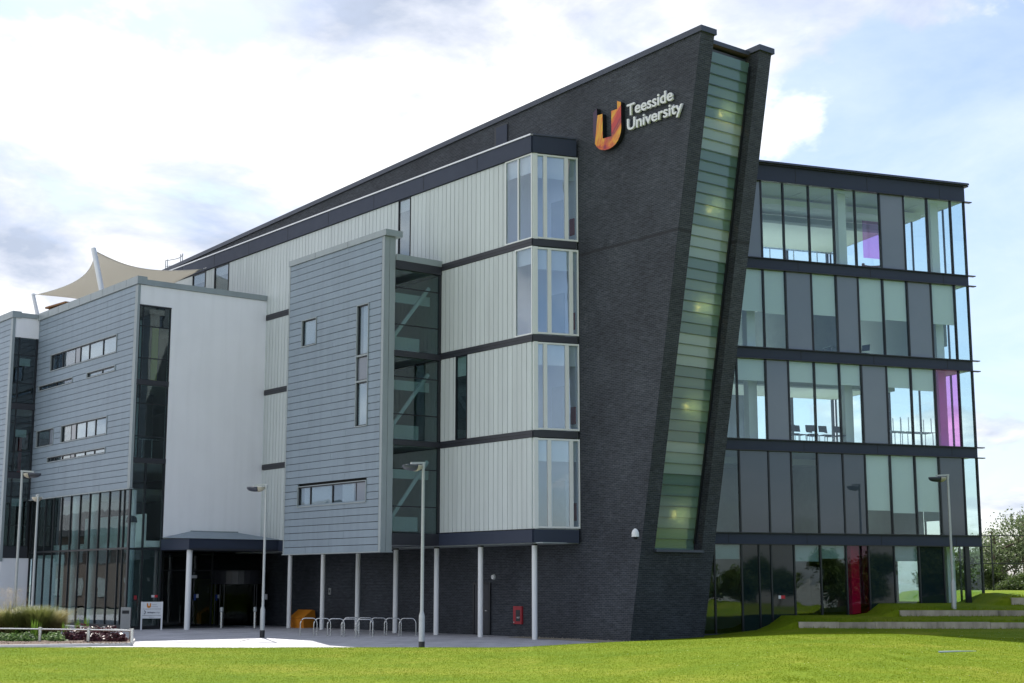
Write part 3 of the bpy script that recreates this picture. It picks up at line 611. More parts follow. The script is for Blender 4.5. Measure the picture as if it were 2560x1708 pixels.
# ---- further wing (block D)
XD = -9.3
wd = MB(); wd.m = 0; wd.box(XD+.08, XA+.1, YA2+.0, YA2+.3, 16.9, 18.1).box(XD+.05, XA+.2, YA2+.02, YA2+18, 0, 3.8)
wd.m = 1; wd.box(XD+.06, XD+.3, YA2+.31, YA2+18, 3.8, 18.1).box(XD+.3, -1, YA2+.5, YA2+18, 17.5, 17.8).box(XD+.3, XA+2, YA2+4, YA2+4.2, 3.8, 17.5)
wd.m = 2
for z0, z1 in ((8.5, 8.8), (12.6, 12.9)): wd.box(XD+.31, XA+1, YA2+.3, YA2+4, z0, z1)
dw = wd.build('rear_wing', ['render_white', 'joint', 'interior_mid'], bld); dw['label'] = 'grey metal wing beyond the entrance block'
for i in range(43):
    zt = 18.05-.337*i; zb = zt-.337
    for p, q in ((YA2+.32, YA2+5.2), (YA2+5.2, YA2+12)): cube('metal_plank', 'zinc', XD-.012-random.random()*.006, XD+.062, p+.004, q-.004, zb+.013, zt-.013, dw)
cube('corner_trim', 'zinc_trim', XD-.02, XD+.14, YA2-.03, YA2+.31, 3.6, 18.06, dw); cube('coping', 'zinc_trim', XD-.1, XD+.45, YA2-.10, YA2+18, 18.06, 18.45, dw); cube('coping', 'zinc_trim', XD+.45, XA-.12, YA2-.08, YA2+.4, 18.11, 18.38, dw)
for z0, z1 in ((12.95, 16.9), (8.85, 12.6), (4.5, 8.5)):
    e = [z0, z0+1.2, z0+2.9, z1]
    for a, b in zip(e[:-1], e[1:]): cube('pane', 'glass_dark', XD+.5, XA-.12, YA2+.05, YA2+.065, a+.025, b-.025, dw); cube('pane', 'glass_dark', XD+.16, XD+.44, YA2+.05, YA2+.065, a+.025, b-.025, dw)
    for tz in e[1:3]: cube('transom', 'frame_dark', XD+.14, XA-.1, YA2+.02, YA2+.1, tz-.025, tz+.025, dw)
    cube('mullion', 'frame_dark', XD+.44, XD+.5, YA2, YA2+.1, z0, z1, dw); cube('mullion', 'frame_dark', XA-.12, XA-.02, YA2, YA2+.1, z0, z1, dw)
    cube('floor_band', 'fascia_dark', XD+.14, XA-.02, YA2-.03, YA2+.12, z0-.38 if z0 > 5 else 3.82, z0-.02, dw)
    cube('blind', 'blind', XD+.6, XA-.3, YA2+.4, YA2+.42, z1-1.65, z1-1.2, dw); cube('inner_wall', 'interior_dark', XD+.4, XA+1, YA2+3.8, YA2+3.9, z0, z1, dw)
cube('inner_wall', 'red_paint', XA-.55, XA-.35, YA2+.9, YA2+1.0, 8.9, 11.4, dw)

# ---- glass wing on the other side of the tower: local x along the facade, y inwards
gw_loc = (7.4, -2.5, 0)
S0, S1 = -1.12, 14.95; DEP = 12.0
mb = MB()
mb.m = 0
for (a, b) in ZF: mb.box(S0, S1-.05, .12, DEP, a, b)
mb.m = 1; mb.box(S0, S1-.05, .12, DEP, 21.0, 21.6); mb.m = 0; mb.box(S0, S1-.05, .12, DEP, 20.9, 20.998)
mb.m = 2; mb.box(S0, S1, .1, DEP, -.1, .06)
mb.m = 0; mb.box(S0-.1, S0, .2, DEP, 0, 21.5)
for (z0, z1) in ((.06, 4.08), (4.54, 8.28)):
    mb.m = 3; mb.box(S0, 10.2, DEP*.55, DEP*.55+.1, z0, z1)
mb.m = 3; mb.box(8.75, 8.88, .45, DEP, 12.94, 16.68); mb.box(7.9, 8.0, .5, DEP, 4.54, 8.28); mb.box(12.75, 12.85, 1.5, DEP, 4.54, 8.28); mb.box(9.6, 9.7, .5, DEP, .06, 4.08)
gw = mb.build('glass_wing', ['interior_light', 'roof_dark', 'carpet', 'interior_mid'], bld, gw_loc, -A18); gw['label'] = 'five-storey glass wing with dark floor bands'
SG = [S0, .7, 2.05, 3.55, 4.73, 6.11, 7.46, 8.66, 10.04, 11.41, 12.77, 14.15, S1]
TY = {4: 'oooggggggoggg'[:3]+'gggggoggg', 3: 'oobbobobbobg', 2: 'ogbobbbobbmg', 1: 'ggoogoobbbog', 0: 'gboobbmobogg'}
TY[4] = 'ooo'+'ggggg'+'o'+'ggg'
FZ = [(.16, 4.08), (4.54, 8.28), (8.73, 12.48), (12.94, 16.68), (17.14, 20.90)]
BL = {0: 3.34, 1: 5.57, 2: 11.38, 3: 14.6}
for k, (z0, z1) in enumerate(FZ):
    for i in range(12):
        a, b, t = SG[i]+.035, SG[i+1]-.035, TY[k][i]; tilt = lambda o_: setattr(o_, 'rotation_euler', (random.uniform(-.0035, .0035), 0, random.uniform(-.004, .004)))
        if i and not (k == 0 and i == 11): cube('mullion', 'frame_dark', SG[i]-.035, SG[i]+.035, -.05, .10, z0, z1, gw)
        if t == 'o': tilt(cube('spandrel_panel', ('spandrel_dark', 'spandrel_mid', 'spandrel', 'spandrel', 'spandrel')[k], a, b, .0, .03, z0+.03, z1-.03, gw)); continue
        tilt_p = cube('pane', ('glass_magenta' if k else 'glass_crimson') if t == 'm' else ('glass_dark' if (k == 0 and i < 9) else 'glass_clear'), a, b, .0, .014, z0+.02, z1-.02, gw)
        tilt(tilt_p)
        if t == 'b': cube('blind', 'blind', a+.02, b-.02, .07, .08, BL[k]+random.uniform(-.04, .12), z1, gw)
        if random.random() < .8: cube('ceiling_strip', 'frame_white', a+.3, a+.42, 1.2, 4.2, z1-.03, z1-.005, gw)
    mb = MB().box(S1-.04, S1+.04, -.05, .08, z0, z1); mb.build('corner_mullion', 'frame_dark', gw)
    # glazed gable: panes with one mullion each
    for y0, y1 in ((.1, 1.6), (1.66, 4.2), (4.26, 6.8), (6.86, 9.4), (9.46, 11.9)):
        cube('pane', 'glass_clear', S1-.02, S1-.006, y0, y1, z0, z1, gw)
        if k in (1, 3) and y0 > 1: cube('gable_blind', 'blind', S1-.12, S1-.11, y0, y1, z0+(1.0 if k == 3 else .85), z1, gw)
        cube('mullion', 'frame_dark', S1-.06, S1+.03, y1, y1+.06, z0, z1, gw)
    # back facade
    for j in range(6):
        a, b = S0+.2+j*2.62, S0+.2+(j+1)*2.62-.12
        cube('mullion', 'frame_dark', b, b+.12, DEP-.1, DEP+.05, z0, z1, gw)
        pm = 'glass_magenta' if (k, j) in ((2, 9),) else 'glass_clear'
        if (k*3+j) % 4 == 1 and k not in (4,): cube('rear_panel', 'spandrel', a, b, DEP-.03, DEP, z0, z1, gw)
        else: cube('rear_pane', pm, a, b, DEP-.03, DEP-.016, z0, z1, gw)
    for s in (3.28, 8.42, 13.75): cube('inner_column', 'interior_light', s-.22, s+.22, .75, 1.2, z0-.05, z1, gw)
    cube('ceiling_duct', 'interior_light', .5, 14, 2.2, 2.8, z1-.42, z1-.14, gw); cube('ceiling_duct', 'interior_mid', .5, 14, 5.0, 5.5, z1-.42, z1-.14, gw)
cube('mullion', 'frame_dark', 2.90, 2.96, -.055, -.005, .16, 4.08, gw); cube('mullion', 'frame_dark', 13.98, 14.22, -.06, .12, .16, 4.08, gw)
for (a, b) in ZF:
    cube('floor_band', 'fascia', S0, S1+.02, -.06, .11, a, b, gw)
    for z in (a-.045, b): cube('ledge', 'frame_dark', S0, S1+.38, -.17, .05, z, z+.045, gw)
    for s in (1.4, 5.4, 9.35, 13.5): cube('band_joint', 'joint', s-.01, s+.01, -.067, -.055, a+.01, b-.01, gw)
    cube('floor_band', 'fascia', S1-.03, S1+.03, .115, DEP, a, b, gw)
cube('ledge', 'frame_dark', S0, S1+.38, -.17, .05, 20.86, 20.905, gw)
cube('roof_fascia', 'fascia', S0, S1+.03, -.08, .11, 20.91, 21.66, gw); cube('roof_fascia', 'fascia', S1-.03, S1+.028, .115, DEP, 20.91, 21.66, gw)
for s in (2.3, 5.4, 9.35, 13.5): cube('band_joint', 'joint', s-.01, s+.01, -.087, -.075, 20.92, 21.65, gw)
MB().prism([(-.34, 21.70), (-.30, 21.80), (.25, 21.92), (.25, 21.70)], 0, S0, S1+.15).build('roof_edge', 'coping', gw)
cube('roof_gutter', 'frame_dark', S0, S1+.2, -.2, .1, 21.64, 21.70, gw)
cube('plinth', 'fascia_dark', S0, S1, -.07, .1, -.05, .16, gw)
cube('door_sticker', 'sign_white', 3.86, 3.99, -.02, -.012, 1.66, 1.8, gw); cube('door_sticker', 'red_sign', 3.99, 4.2, -.02, -.012, 1.66, 1.8, gw)
cube('pink_screen', 'glass_magenta', 10.75, 11.7, 2.5, 2.52, 18.3, 20.2, gw)
# gallery balustrade on the top floor
mb = MB()
for s in np.arange(3.6, 8.6, 1.3): mb.bar((s, 1.6, 17.14), (s, 1.6, 18.1), .04, .04)
mb.bar((3.5, 1.6, 18.12), (8.6, 1.6, 18.12), .06, .06).bar((3.5, 1.6, 17.5), (8.6, 1.6, 17.5), .03, .03); mb.build('balustrade', 'steel', gw)

# ------------------------------------------------------------------ furniture seen through the glass
G2W = Matrix.Translation(gw_loc) @ Matrix.Rotation(-A18, 4, 'Z')
def chair(name, label, group, s, d, z, rz):
    p = G2W @ Vector((s, d, z)); e = empty(name, p, rz, label=label, cat='chair', group=group)
    cube('seat', 'chair_fabric', -.22, .22, -.22, .22, .43, .47, e)
    MB().bar((0, .22, .62), (0, .27, .92), .44, .03, (0, 1, 0)).build('backrest', 'chair_fabric', e)
    for x in (-.2, .2):
        for y in (-.2, .2): MB().tube([(x, y, .43), (x*1.1, y*1.15, 0)], .014, 6).build('leg', 'steel', e)
    return e
c0 = chair('office_chair', 'dark chair on the third floor of the glass wing, first from the tower', 'chairs in the third-floor room', 5.5, 1.0, 8.73, -.4)
for i, (s, d, a) in enumerate(((5.95, 1.2, -.2), (6.45, .9, -.5), (6.8, 1.35, .1), (7.25, 1.0, -.3), (7.7, 1.3, .4), (8.05, .95, -.1))):
    copy_tree(c0, None, G2W @ Vector((s, d, 8.73)), a, 'dark chair on the third floor of the glass wing, %s from the tower' % ['second', 'third', 'fourth', 'fifth', 'sixth', 'seventh'][i])
c1 = chair('office_chair', 'dark chair close beside the table on the fourth floor of the glass wing', 'chairs on the fourth floor', 9.7, 2.3, 12.94, -1.2)
copy_tree(c1, None, G2W @ Vector((10.3, 2.2, 12.94)), -1.5, 'dark chair farther from the table on the fourth floor of the glass wing')
def table(label, s, d, z, L_, flip=False, rz=-A18):
    e = empty('folding_table', G2W @ Vector((s, d, z)), rz, label=label, cat='table')
    zt = .72 if not flip else .78
    cube('table_top', 'interior_light', -L_/2, L_/2, -.38, .38, zt, zt+.03, e)
    for x in (-L_/2+.08, L_/2-.08):
        for y in (-.3, .3):
            MB().tube([(x, y, 0), (x, y, zt)], .022, 8).build('leg', 'steel', e)
            if flip: MB().tube([(x*.9, y, zt+.03), (x*.9, y, zt+.72)], .022, 8).build('upturned_leg', 'steel', e)
    return e
table('pale table by the chairs on the fourth floor of the glass wing', 9.2, 2.6, 12.94, 1.4)
table('stacked tables with upturned legs beside the grey panel on the third floor', 10.8, 1.4, 8.73, 1.7, True)
table('stacked tables with upturned legs beside the magenta pane on the third floor', 12.6, 1.4, 8.73, 1.6, True)
table('pale table behind the ground-floor glass near the grey doors', 5.6, 1.4, .06, 1.4)
e = empty('round_sofa', G2W @ Vector((11.3, 2.3, 17.14)), 0, label='curved orange sofa on the top floor of the glass wing', cat='sofa')
mb = MB(); mb.tube([(0, 0, 0), (0, 0, .42)], .62, 20); mb.build('seat', 'chair_fabric', e)
mb = MB()
for k in range(10): t0 = k*.25; mb.bar((.62*math.cos(t0), .62*math.sin(t0), .6), (.62*math.cos(t0+.25), .62*math.sin(t0+.25), .6), .12, .55)
mb.build('backrest', 'orange_sofa', e)

# ------------------------------------------------------------------ wall sign: emblem and letters
sg = empty('wall_sign', (XB, -4.6, 21.8), label='large flame-coloured U emblem with white raised lettering high on brick tower', cat='sign')
def emblem_mat():
    m, t, o = newmat('emblem'); tcn = t.nodes.new('ShaderNodeTexCoord')
    sp = t.nodes.new('ShaderNodeSeparateXYZ'); t.links.new(tcn.outputs['Object'], sp.inputs[0])
    mm = lambda op, a, b=None, c=None: mth(op, a, b, c, tree=t)
    A = mm('SUBTRACT', .1, sp.outputs[1]); Zc = sp.outputs[2]; bl = tnoise(t, tcn.outputs['Object'], 2.4, 5, .6)
    def streak(dirz, sc):
        cb = t.nodes.new('ShaderNodeCombineXYZ'); t.links.new(mm('SUBTRACT', mm('MULTIPLY', A, dirz), Zc), cb.inputs[0]); t.links.new(mm('MULTIPLY', mm('ADD', A, Zc), .12), cb.inputs[1])
        return tnoise(t, cb.outputs[0], sc, 5, .65)
    yel, org, red, drk, plum = (.72, .40, .02), (.68, .17, .02), (.50, .045, .035), (.22, .015, .05), (.040, .012, .045)
    left = ramp(t, streak(3.2, 3.0), [(.34, red), (.44, org), (.52, yel), (.60, yel), (.70, org)])
    vr = mm('ADD', mm('SUBTRACT', Zc, mm('MULTIPLY', mm('SUBTRACT', A, 1.17), .9)), mm('MULTIPLY', mm('SUBTRACT', streak(.9, 5.0), .5), .9))
    right = ramp(t, mm('ADD', mm('MULTIPLY', vr, .4), .5), [(.12, yel), (.22, org), (.30, drk), (.40, red), (.50, red), (.56, org), (.62, yel), (.72, org), (.80, yel)])
    bot = ramp(t, bl, [(.36, drk), (.45, red), (.54, org), (.66, yel)])
    c = rgbmix(t, mm('GREATER_THAN', A, .72), left, right)
    c = rgbmix(t, ramp(t, mm('MULTIPLY', mm('ADD', Zc, .38), -2.4), [(0, (0, 0, 0)), (1, (.85, .85, .85))]), c, bot)
    c = rgbmix(t, mm('LESS_THAN', A, mm('ADD', mm('MULTIPLY', Zc, .15), .20)), c, plum)
    b = t.nodes.new('ShaderNodeBsdfPrincipled'); t.links.new(c, b.inputs['Base Color']); b.inputs['Roughness'].default_value = .35
    t.links.new(b.outputs[0], o.inputs[0])
emblem_mat()
EP = [(-2.02, 22.74), (-2.26, 22.88), (-2.26, 22.56), (-2.62, 22.54), (-2.62, 21.42), (-3.19, 21.39), (-3.19, 22.52), (-3.57, 22.52), (-3.57, 22.88), (-3.81, 22.76), (-3.81, 21.6), (-3.78, 21.42), (-3.70, 21.24), (-3.57, 21.08), (-3.40, 20.96), (-3.20, 20.89), (-2.98, 20.86), (-2.76, 20.87), (-2.56, 20.92), (-2.38, 21.01), (-2.22, 21.15), (-2.10, 21.34), (-2.03, 21.6), (-2.0, 21.95)]
EC = (-2.1, 21.9)
em = MB(); em.m = 0; n_ = len(EP)
em.prism([(y-EC[0], z-EC[1]) for y, z in EP], 0, -.10, .12)
o = em.build('emblem', ['emblem', 'black'], sg, (-.14, EC[0]+4.6, EC[1]-21.8))
for p in o.data.polygons:
    if p.normal.x > -.9: p.material_index = 1
def letters(text, y0, z0, size, width, parent, matn='letter', ext=.045, base=None, off=.012, axis='x', prefix='letter', bev=.008):
    """each character its own raised mesh; runs along -y (axis x) or +x (axis y) from y0"""
    cu = bpy.data.curves.new('probe', 'FONT'); cu.size = size; po = bpy.data.objects.new('probe', cu); col.objects.link(po)
    def wid(s): cu.body = s; bpy.context.view_layer.update(); return po.dimensions.x
    xs = []; tot = wid(text)
    for i, ch in enumerate(text):
        if ch == ' ': xs.append(None); continue
        xs.append(wid(text[:i+1])-wid(ch))
    k = width/tot
    for ch, x in zip(text, xs):
        if x is None: continue
        c = bpy.data.curves.new(prefix, 'FONT'); c.body = ch; c.size = size; c.extrude = ext; c.offset = off; c.bevel_depth = bev; c.bevel_resolution = 1
        c.resolution_u = 4
        t = bpy.data.objects.new('tmp', c); col.objects.link(t); bpy.context.view_layer.update()
        me = bpy.data.meshes.new_from_object(t.evaluated_get(bpy.context.evaluated_depsgraph_get())); bpy.data.objects.remove(t)
        # remove the glyph's own left bearing so x is its left edge
        mnx = min(v.co.x for v in me.vertices)
        for v in me.vertices: v.co.x = (v.co.x-mnx)*k
        me.materials.clear(); me.materials.append(M[matn])
        q = bpy.data.objects.new(prefix, me); col.objects.link(q); q.parent = parent
        if axis == 'x': q.rotation_euler = (R(90), 0, R(-90)); q.location = (base, y0-x*k, z0)
        else: q.rotation_euler = (R(90), 0, 0); q.location = (y0+x*k, base, z0)
    bpy.data.objects.remove(po)
letters('Teesside', -4.07+4.6, 22.08-21.8, .72, 2.75, sg, base=-.10, ext=.045, off=.005)
letters('University', -4.07+4.6, 21.44-21.8, .72, 3.28, sg, base=-.10, ext=.045, off=.005)

# ------------------------------------------------------------------ wall fittings
e = empty('security_camera', (XB, -4.5, 4.35), label='white domed security camera on a bracket beside the glass slot', cat='camera')
mb = MB(); mb.bar((-.02, .2, .08), (-.5, .2, .08), .07, .07); mb.bar((-.5, .2, .08), (-.5, -.02, .08), .05, .05); mb.build('bracket', 'black', e)
mb = MB(); mb.tube([(-.5, -.12, -.16), (-.5, -.12, .0), (-.5, -.12, .1), (-.5, -.12, .17)], [.155, .15, .11, .04], 14); mb.build('housing', 'white_paint', e)
mb = MB(); mb.tube([(-.5, -.12, -.26), (-.5, -.12, -.22), (-.5, -.12, -.16)], [.05, .10, .12], 12); mb.build('dome', 'black', e)
e = empty('fire_inlet_box', (XB, 3.54, .55), label='red fire inlet box with glazed door on the brick wall', cat='inlet box')
cube('box', 'red_paint', -.09, -.0, -.3, .3, 0, .78, e); cube('door_glass', 'frame_dark', -.1, -.092, -.2, .1, .12, .62, e); cube('handle', 'steel', -.115, -.101, .2, .25, .05, .1, e)
letters('INLET', .02, .25, .1, .2, e, 'sign_white', .002, -.102, 0, 'x', 'letter', 0)
e = empty('wall_light', (XB, 5.35, 2.62), label='small round bulkhead light above the service door', cat='light')
MB().tube([(-.10, 0, 0), (-.02, 0, 0)], .10, 14).build('lens', 'white_paint', e); MB().tube([(-.019, 0, 0), (-.001, 0, 0)], .13, 14).build('rim', 'galv', e)
e = empty('door_entry_panel', (XB, 19.6, 1.75), label='small pale entry panel on the brick wall above orange grit bin', cat='entry panel')
cube('plate', 'galv', -.05, -.001, -.1, .1, 0, .34, e); cube('keypad', 'frame_dark', -.058, -.051, -.05, .05, .1, .24, e)

# ------------------------------------------------------------------ roof: shade sail, bench, ladder
e = empty('shade_sail', (-6.4, 32.3, 17.7), label='cream fabric shade sail stretched between white masts on the roof', cat='shade sail')
O_ = Vector((-6.4, 32.3, 17.7))
Pk, Lf, Rt_, Bk = Vector((-6.3, 33.2, 21.75)), Vector((-6.5, 41.95, 20.45)), Vector((-.2, 31.3, 21.15)), Vector((-.6, 38.5, 18.6))
vs, fs = [], []; n_ = 22
for i in range(n_+1):
    for j in range(n_+1):
        u, v = i/n_, j/n_
        # edges sag towards the middle of the cloth
        uu = u+(.5-u)*.30*math.sin(math.pi*v)*(1-.0*u)*1.0*(abs(u-.5)*2)
        vv = v+(.5-v)*.30*math.sin(math.pi*u)*(abs(v-.5)*2)
        p = Pk*(1-uu)*(1-vv)+Lf*uu*(1-vv)+Rt_*(1-uu)*vv+Bk*uu*vv
        vs.append(p-O_)
for i in range(n_):
    for j in range(n_): a = i*(n_+1)+j; fs.append((a, a+1, a+n_+2, a+n_+1))
mb = MB(); mb.smooth = True; mb.add(vs, fs); o = mb.build('fabric', 'sail', e)
sm = o.modifiers.new('thick', 'SOLIDIFY'); sm.thickness = .012
MB().tube([Vector((-5.9, 32.0, 17.7))-O_, Vector((-6.35, 33.35, 21.9))-O_], [.17, .15], 14).build('mast', 'white_paint', e)
MB().tube([Vector((-6.2, 41.3, 17.7))-O_, Vector((-6.5, 42.5, 20.55))-O_], [.14, .11], 14).build('mast', 'white_paint', e)
for a, b in ((Pk, Vector((-6.35, 33.35, 21.85))), (Lf, Vector((-6.5, 42.45, 20.5))), (Rt_, Vector((-.1, 31.1, 21.2)))):
    MB().tube([a-O_, b-O_], .03, 8).build('tension_cable', 'steel', e)
e = empty('roof_bench', (-6.0, 39.3, 18.0), R(5), label='brown timber bench on the roof behind the metal coping', cat='bench')
for a in (-1.0, 1.0): cube('leg', 'timber', -.12, .12, a-.12, a+.12, 0, 1.35, e)
for x in (-.18, .0, .18): cube('slat', 'timber', x-.08, x+.08, -1.35, 1.35, 1.35, 1.45, e)
e = empty('roof_ladder', (3.0, 41.7, 23.0), label='galvanised hooped ladder guard on the roof of the brick tower', cat='ladder')
mb = MB()
for y in (-1.3, -1.0, 1.0, 1.3): mb.tube([(-.3, y, 0), (-.3, y, 1.15)], .03, 8)
mb.build('upright', 'galv', e)
for z in (.7, 1.12): MB().tube([(-.3+.35*math.sin(t), -1.3+2.6*t/math.pi, z) for t in np.linspace(0, math.pi, 9)], .028, 8).build('hoop', 'galv', e)

# ------------------------------------------------------------------ street lamps
def lamp(label, base, h, rz, band=True):
    e = empty('street_lamp', base, rz, label=label, cat='street lamp', group='street lamps round the building')
    MB().tube([(0, 0, 1.35), (0, 0, h-.1)], [.062, .052], 12).build('pole', 'galv', e)
    MB().tube([(0, 0, .32 if band else 0), (0, 0, 1.2), (0, 0, 1.35)], [.105, .105, .064], 12).build('pole_base', 'galv', e)
    if band: MB().cyl(0, 0, 0, .318, .11, 12).build('base_band', 'black', e)
    MB().tube([(0, 0, h-.1), (0, 0, h+.06)], .06, 10).bar((-.06, 0, h+.05), (.52, 0, h+.02), .09, .07).build('arm', 'galv', e)
    # boat-shaped head: the lower half of a stretched shell, one end opal
    for nm, mt, u0, u1 in (('lamp_lens', 'lens', 0, .40), ('lamp_shell', 'coping', .40, 1)):
        vs, fs = [], []; nu, nv = 10, 12
        for i in range(nu+1):
            for j in range(nv+1):
                u = (u0+(u1-u0)*i/nu)*math.pi; v = math.pi+math.pi*j/nv
                vs.append((.47-.39*math.cos(u), .24*math.sin(u)*math.cos(v), h-.05+.21*math.sin(u)**.7*math.sin(v)))
        for i in range(nu):
            for j in range(nv): a = i*(nv+1)+j; fs.append((a, a+1, a+nv+2, a+nv+1))
        mb = MB(); mb.smooth = True; mb.add(vs, fs); o = mb.build(nm, mt, e)
        s_ = o.modifiers.new('t', 'SOLIDIFY'); s_.thickness = .02
    cube('lamp_plate', 'galv', .14, .80, -.13, .13, h-.06, h-.045, e)
    return e
aR = math.atan2(RT.y, RT.x)
def dp(d, px, z=0): return DR(d, (px-1280)/3640*d, z)
lamp('tall grey street lamp beyond the low rail, the taller-looking of the pair by the planting', dp(66, 57, 0), 7.3, aR)
lamp('grey street lamp standing close to the glazed front of the entrance wing', (-13.05, 22.18, 0), 6.55, aR+R(115))
lamp('grey street lamp with black base band on the paving before the entrance doors', (-7.54, 9.48, 0), 6.6, aR+R(180))
lamp('grey street lamp rising behind the lawn bank before the glazed link', (-9.23, -5.07, 0), 6.55, aR+R(215))
lamp('grey street lamp on the grass terrace before the glass wing', (16.39, -9.12, 1.15), 5.9, aR+R(180), False)

# ------------------------------------------------------------------ bollards, cycle stands, bins, signboard
def bollard(label, loc):
    e = empty('bollard', loc, 0, label=label, cat='bollard', group='steel bollards before the doors')
    MB().cyl(0, 0, 0, .84, .085, 14).build('post', 'steel', e); MB().cyl(0, 0, .84, .86, .07, 14).build('neck', 'black', e); MB().tube([(0, 0, .86), (0, 0, 1.06), (0, 0, 1.1)], [.1, .1, .07], 14).build('cap', 'galv', e); return e
b0 = bollard('steel bollard beside the canopy column', (-2.6, 22.9, 0)); copy_tree(b0, None, (-1.0, 22.2, 0), label='steel bollard before the revolving door, next to the lamp post')
ORD = ['first', 'second', 'third', 'fourth', 'fifth', 'sixth', 'seventh']
hoop = empty('cycle_stand', label='steel cycle hoop in the lawn-side row, first from the entrance', cat='cycle stand', group='front row of cycle hoops')
pts = [(-.38, 0, -.02), (-.38, 0, .5)]+[(-.38+.2*(1-math.cos(t)), 0, .5+.27*math.sin(t)) for t in np.linspace(.2, math.pi/2, 5)]
pts = pts+[(-x, y, z) for x, y, z in reversed(pts)]
MB().tube(pts, .026, 8).build('tube', 'steel', hoop)
for x in (-.38, .38): MB().cyl(x, 0, 0, .012, .07, 10).build('base_plate', 'steel', hoop)
fr = [(-4.55, 10.6), (-4.35, 9.75), (-4.15, 8.9), (-3.95, 8.05), (-3.75, 7.2)]
ha = math.atan2(-.60, .80)
for i, (x, y) in enumerate(fr):
    if i == 0: hoop.location = (x, y, 0); hoop.rotation_euler = (0, 0, ha)
    else: copy_tree(hoop, None, (x, y, 0), ha, 'steel cycle hoop in the lawn-side row, %s from the entrance' % ORD[i])
bk = [(-2.45, 10.45), (-2.2, 9.65), (-1.95, 8.9), (-1.7, 8.1), (-1.4, 7.35)]
for i, (x, y) in enumerate(bk):
    c = copy_tree(hoop, None, (x+.2, y+.2, 0), ha, 'steel cycle hoop in the column-side row, %s from the entrance' % ORD[i]); c['group'] = 'back row of cycle hoops'
e = empty('grit_bin', (1.15, 20.95, 0), R(-78), label='orange plastic grit bin with sloping lid by the brick wall', cat='grit bin')
MB().prism([(-.33, 0), (.33, 0), (.40, .52), (-.40, .52)], 0, -.52, .52).build('body', 'orange_plastic', e)
MB().prism([(-.44, .52), (.44, .52), (.40, .92), (.22, .95)], 0, -.56, .56).build('lid', 'orange_plastic', e)
e = empty('litter_bin', (-8.2, 22.3, 0), R(-30), label='grey steel litter bin with slanted top beside the glazing', cat='litter bin')
MB().prism([(-.24, .02), (.24, .02), (.24, 1.08), (-.24, 1.16)], 0, -.24, .24).build('body', 'bin_steel', e); cube('opening', 'black', -.17, .17, -.262, -.242, .84, 1.0, e); cube('foot', 'black', -.2, .2, -.2, .2, 0, .02, e)
e = empty('sign_board', (-6.85, 22.25, 0), aR+R(18), label='white post-mounted campus sign board beside the litter bin', cat='sign')
for x in (-.5, .5): cube('post', 'white_paint', x-.04, x+.04, -.04, .04, 0, 1.42, e)
for z0, z1 in ((1.06, 1.41), (.74, 1.045), (.58, .725)): cube('board', 'sign_white', -.455, .455, -.025, .015, z0, z1, e)
mb = MB(); mb.prism([(-.26, 1.34), (-.19, 1.34), (-.19, 1.22), (-.12, 1.22), (-.12, 1.34), (-.05, 1.34), (-.05, 1.18), (-.09, 1.12), (-.155, 1.10), (-.22, 1.12), (-.26, 1.18)], 1, -.033, -.026); mb.build('emblem', 'orange_plastic', e)
letters('Teesside', -.02, 1.25, .085, .26, e, 'text_grey', .002, -.03, 0, 'y', 'letter', 0); letters('University', -.02, 1.15, .085, .32, e, 'text_grey', .002, -.03, 0, 'y', 'letter', 0)
letters('darlington', -.22, .85, .095, .38, e, 'text_dark', .002, -.03, .003, 'y', 'letter', 0); letters('college', .18, .85, .095, .22, e, 'text_grey', .002, -.03, 0, 'y', 'letter', 0); letters('Entrance', -.13, .63, .065, .26, e, 'text_dark', .002, -.03, 0, 'y', 'letter', 0)
mb = MB(); mb.tube([(-.38+.06*math.sin(t), -.03, .89+.08*math.cos(t)) for t in np.linspace(0, math.pi, 9)], .018, 6); mb.build('emblem', 'text_dark', e)

# ------------------------------------------------------------------ low rail, planting bed
def gp(px, py, z=0):
    """ground point under a picture position, used to lay out the bed"""
    F = FW*math.cos(PITCH)+Vector((0, 0, math.sin(PITCH))); U = Vector((0, 0, math.cos(PITCH)))-FW*math.sin(PITCH)
    d = F+RT*(px-1280)/3640-U*(py-854)/3640; t = (z-CAM.z)/d.z; q = CAM+d*t; return Vector((q.x, q.y, z))
bedp = [(-26.5, 8.0), (-15.45, 5.3), (-13.6, 9.2), (-13.0, 13.6), (-17.0, 22.5), (-26.5, 27.0)]
MB().prism(bedp, 2, .004, .09).build('planting_bed', 'mulch')['kind'] = 'structure'
mb = MB()
for a, b in zip(bedp, bedp[1:]+bedp[:1]): mb.bar((*a, .05), (*b, .05), .12, .12)
mb.build('bed_kerb', 'kerb')['kind'] = 'structure'
def rail(label, pts, zt):
    e = empty('low_rail', (*pts[0], 0), 0, label=label, cat='rail'); o0 = Vector((*pts[0], 0))
    for p in pts: q = Vector((*p, 0))-o0; MB().tube([q, q+Vector((0, 0, zt+.05))], .068, 12).build('post', 'steel', e)
    q = [Vector((*p, zt-.03))-o0 for p in pts]; MB().tube(q, .034, 10).build('handrail', 'steel', e)
P1, P2, P3 = gp(329, 1614), gp(220, 1611), gp(99, 1609)
dd = (P3-P2)
rail('low steel rail along the lawn side of the planting bed', [(P1.x, P1.y), (P2.x, P2.y), (P3.x, P3.y), (P3.x+dd.x, P3.y+dd.y)], .58)
Q1, Q2 = gp(326, 1607), gp(140, 1588)
rail('low steel rail along the building side of the planting bed', [(Q1.x, Q1.y), ((Q1.x*2+Q2.x)/3, (Q1.y*2+Q2.y)/3), ((Q1.x+2*Q2.x)/3, (Q1.y+2*Q2.y)/3), (Q2.x, Q2.y)], .5)
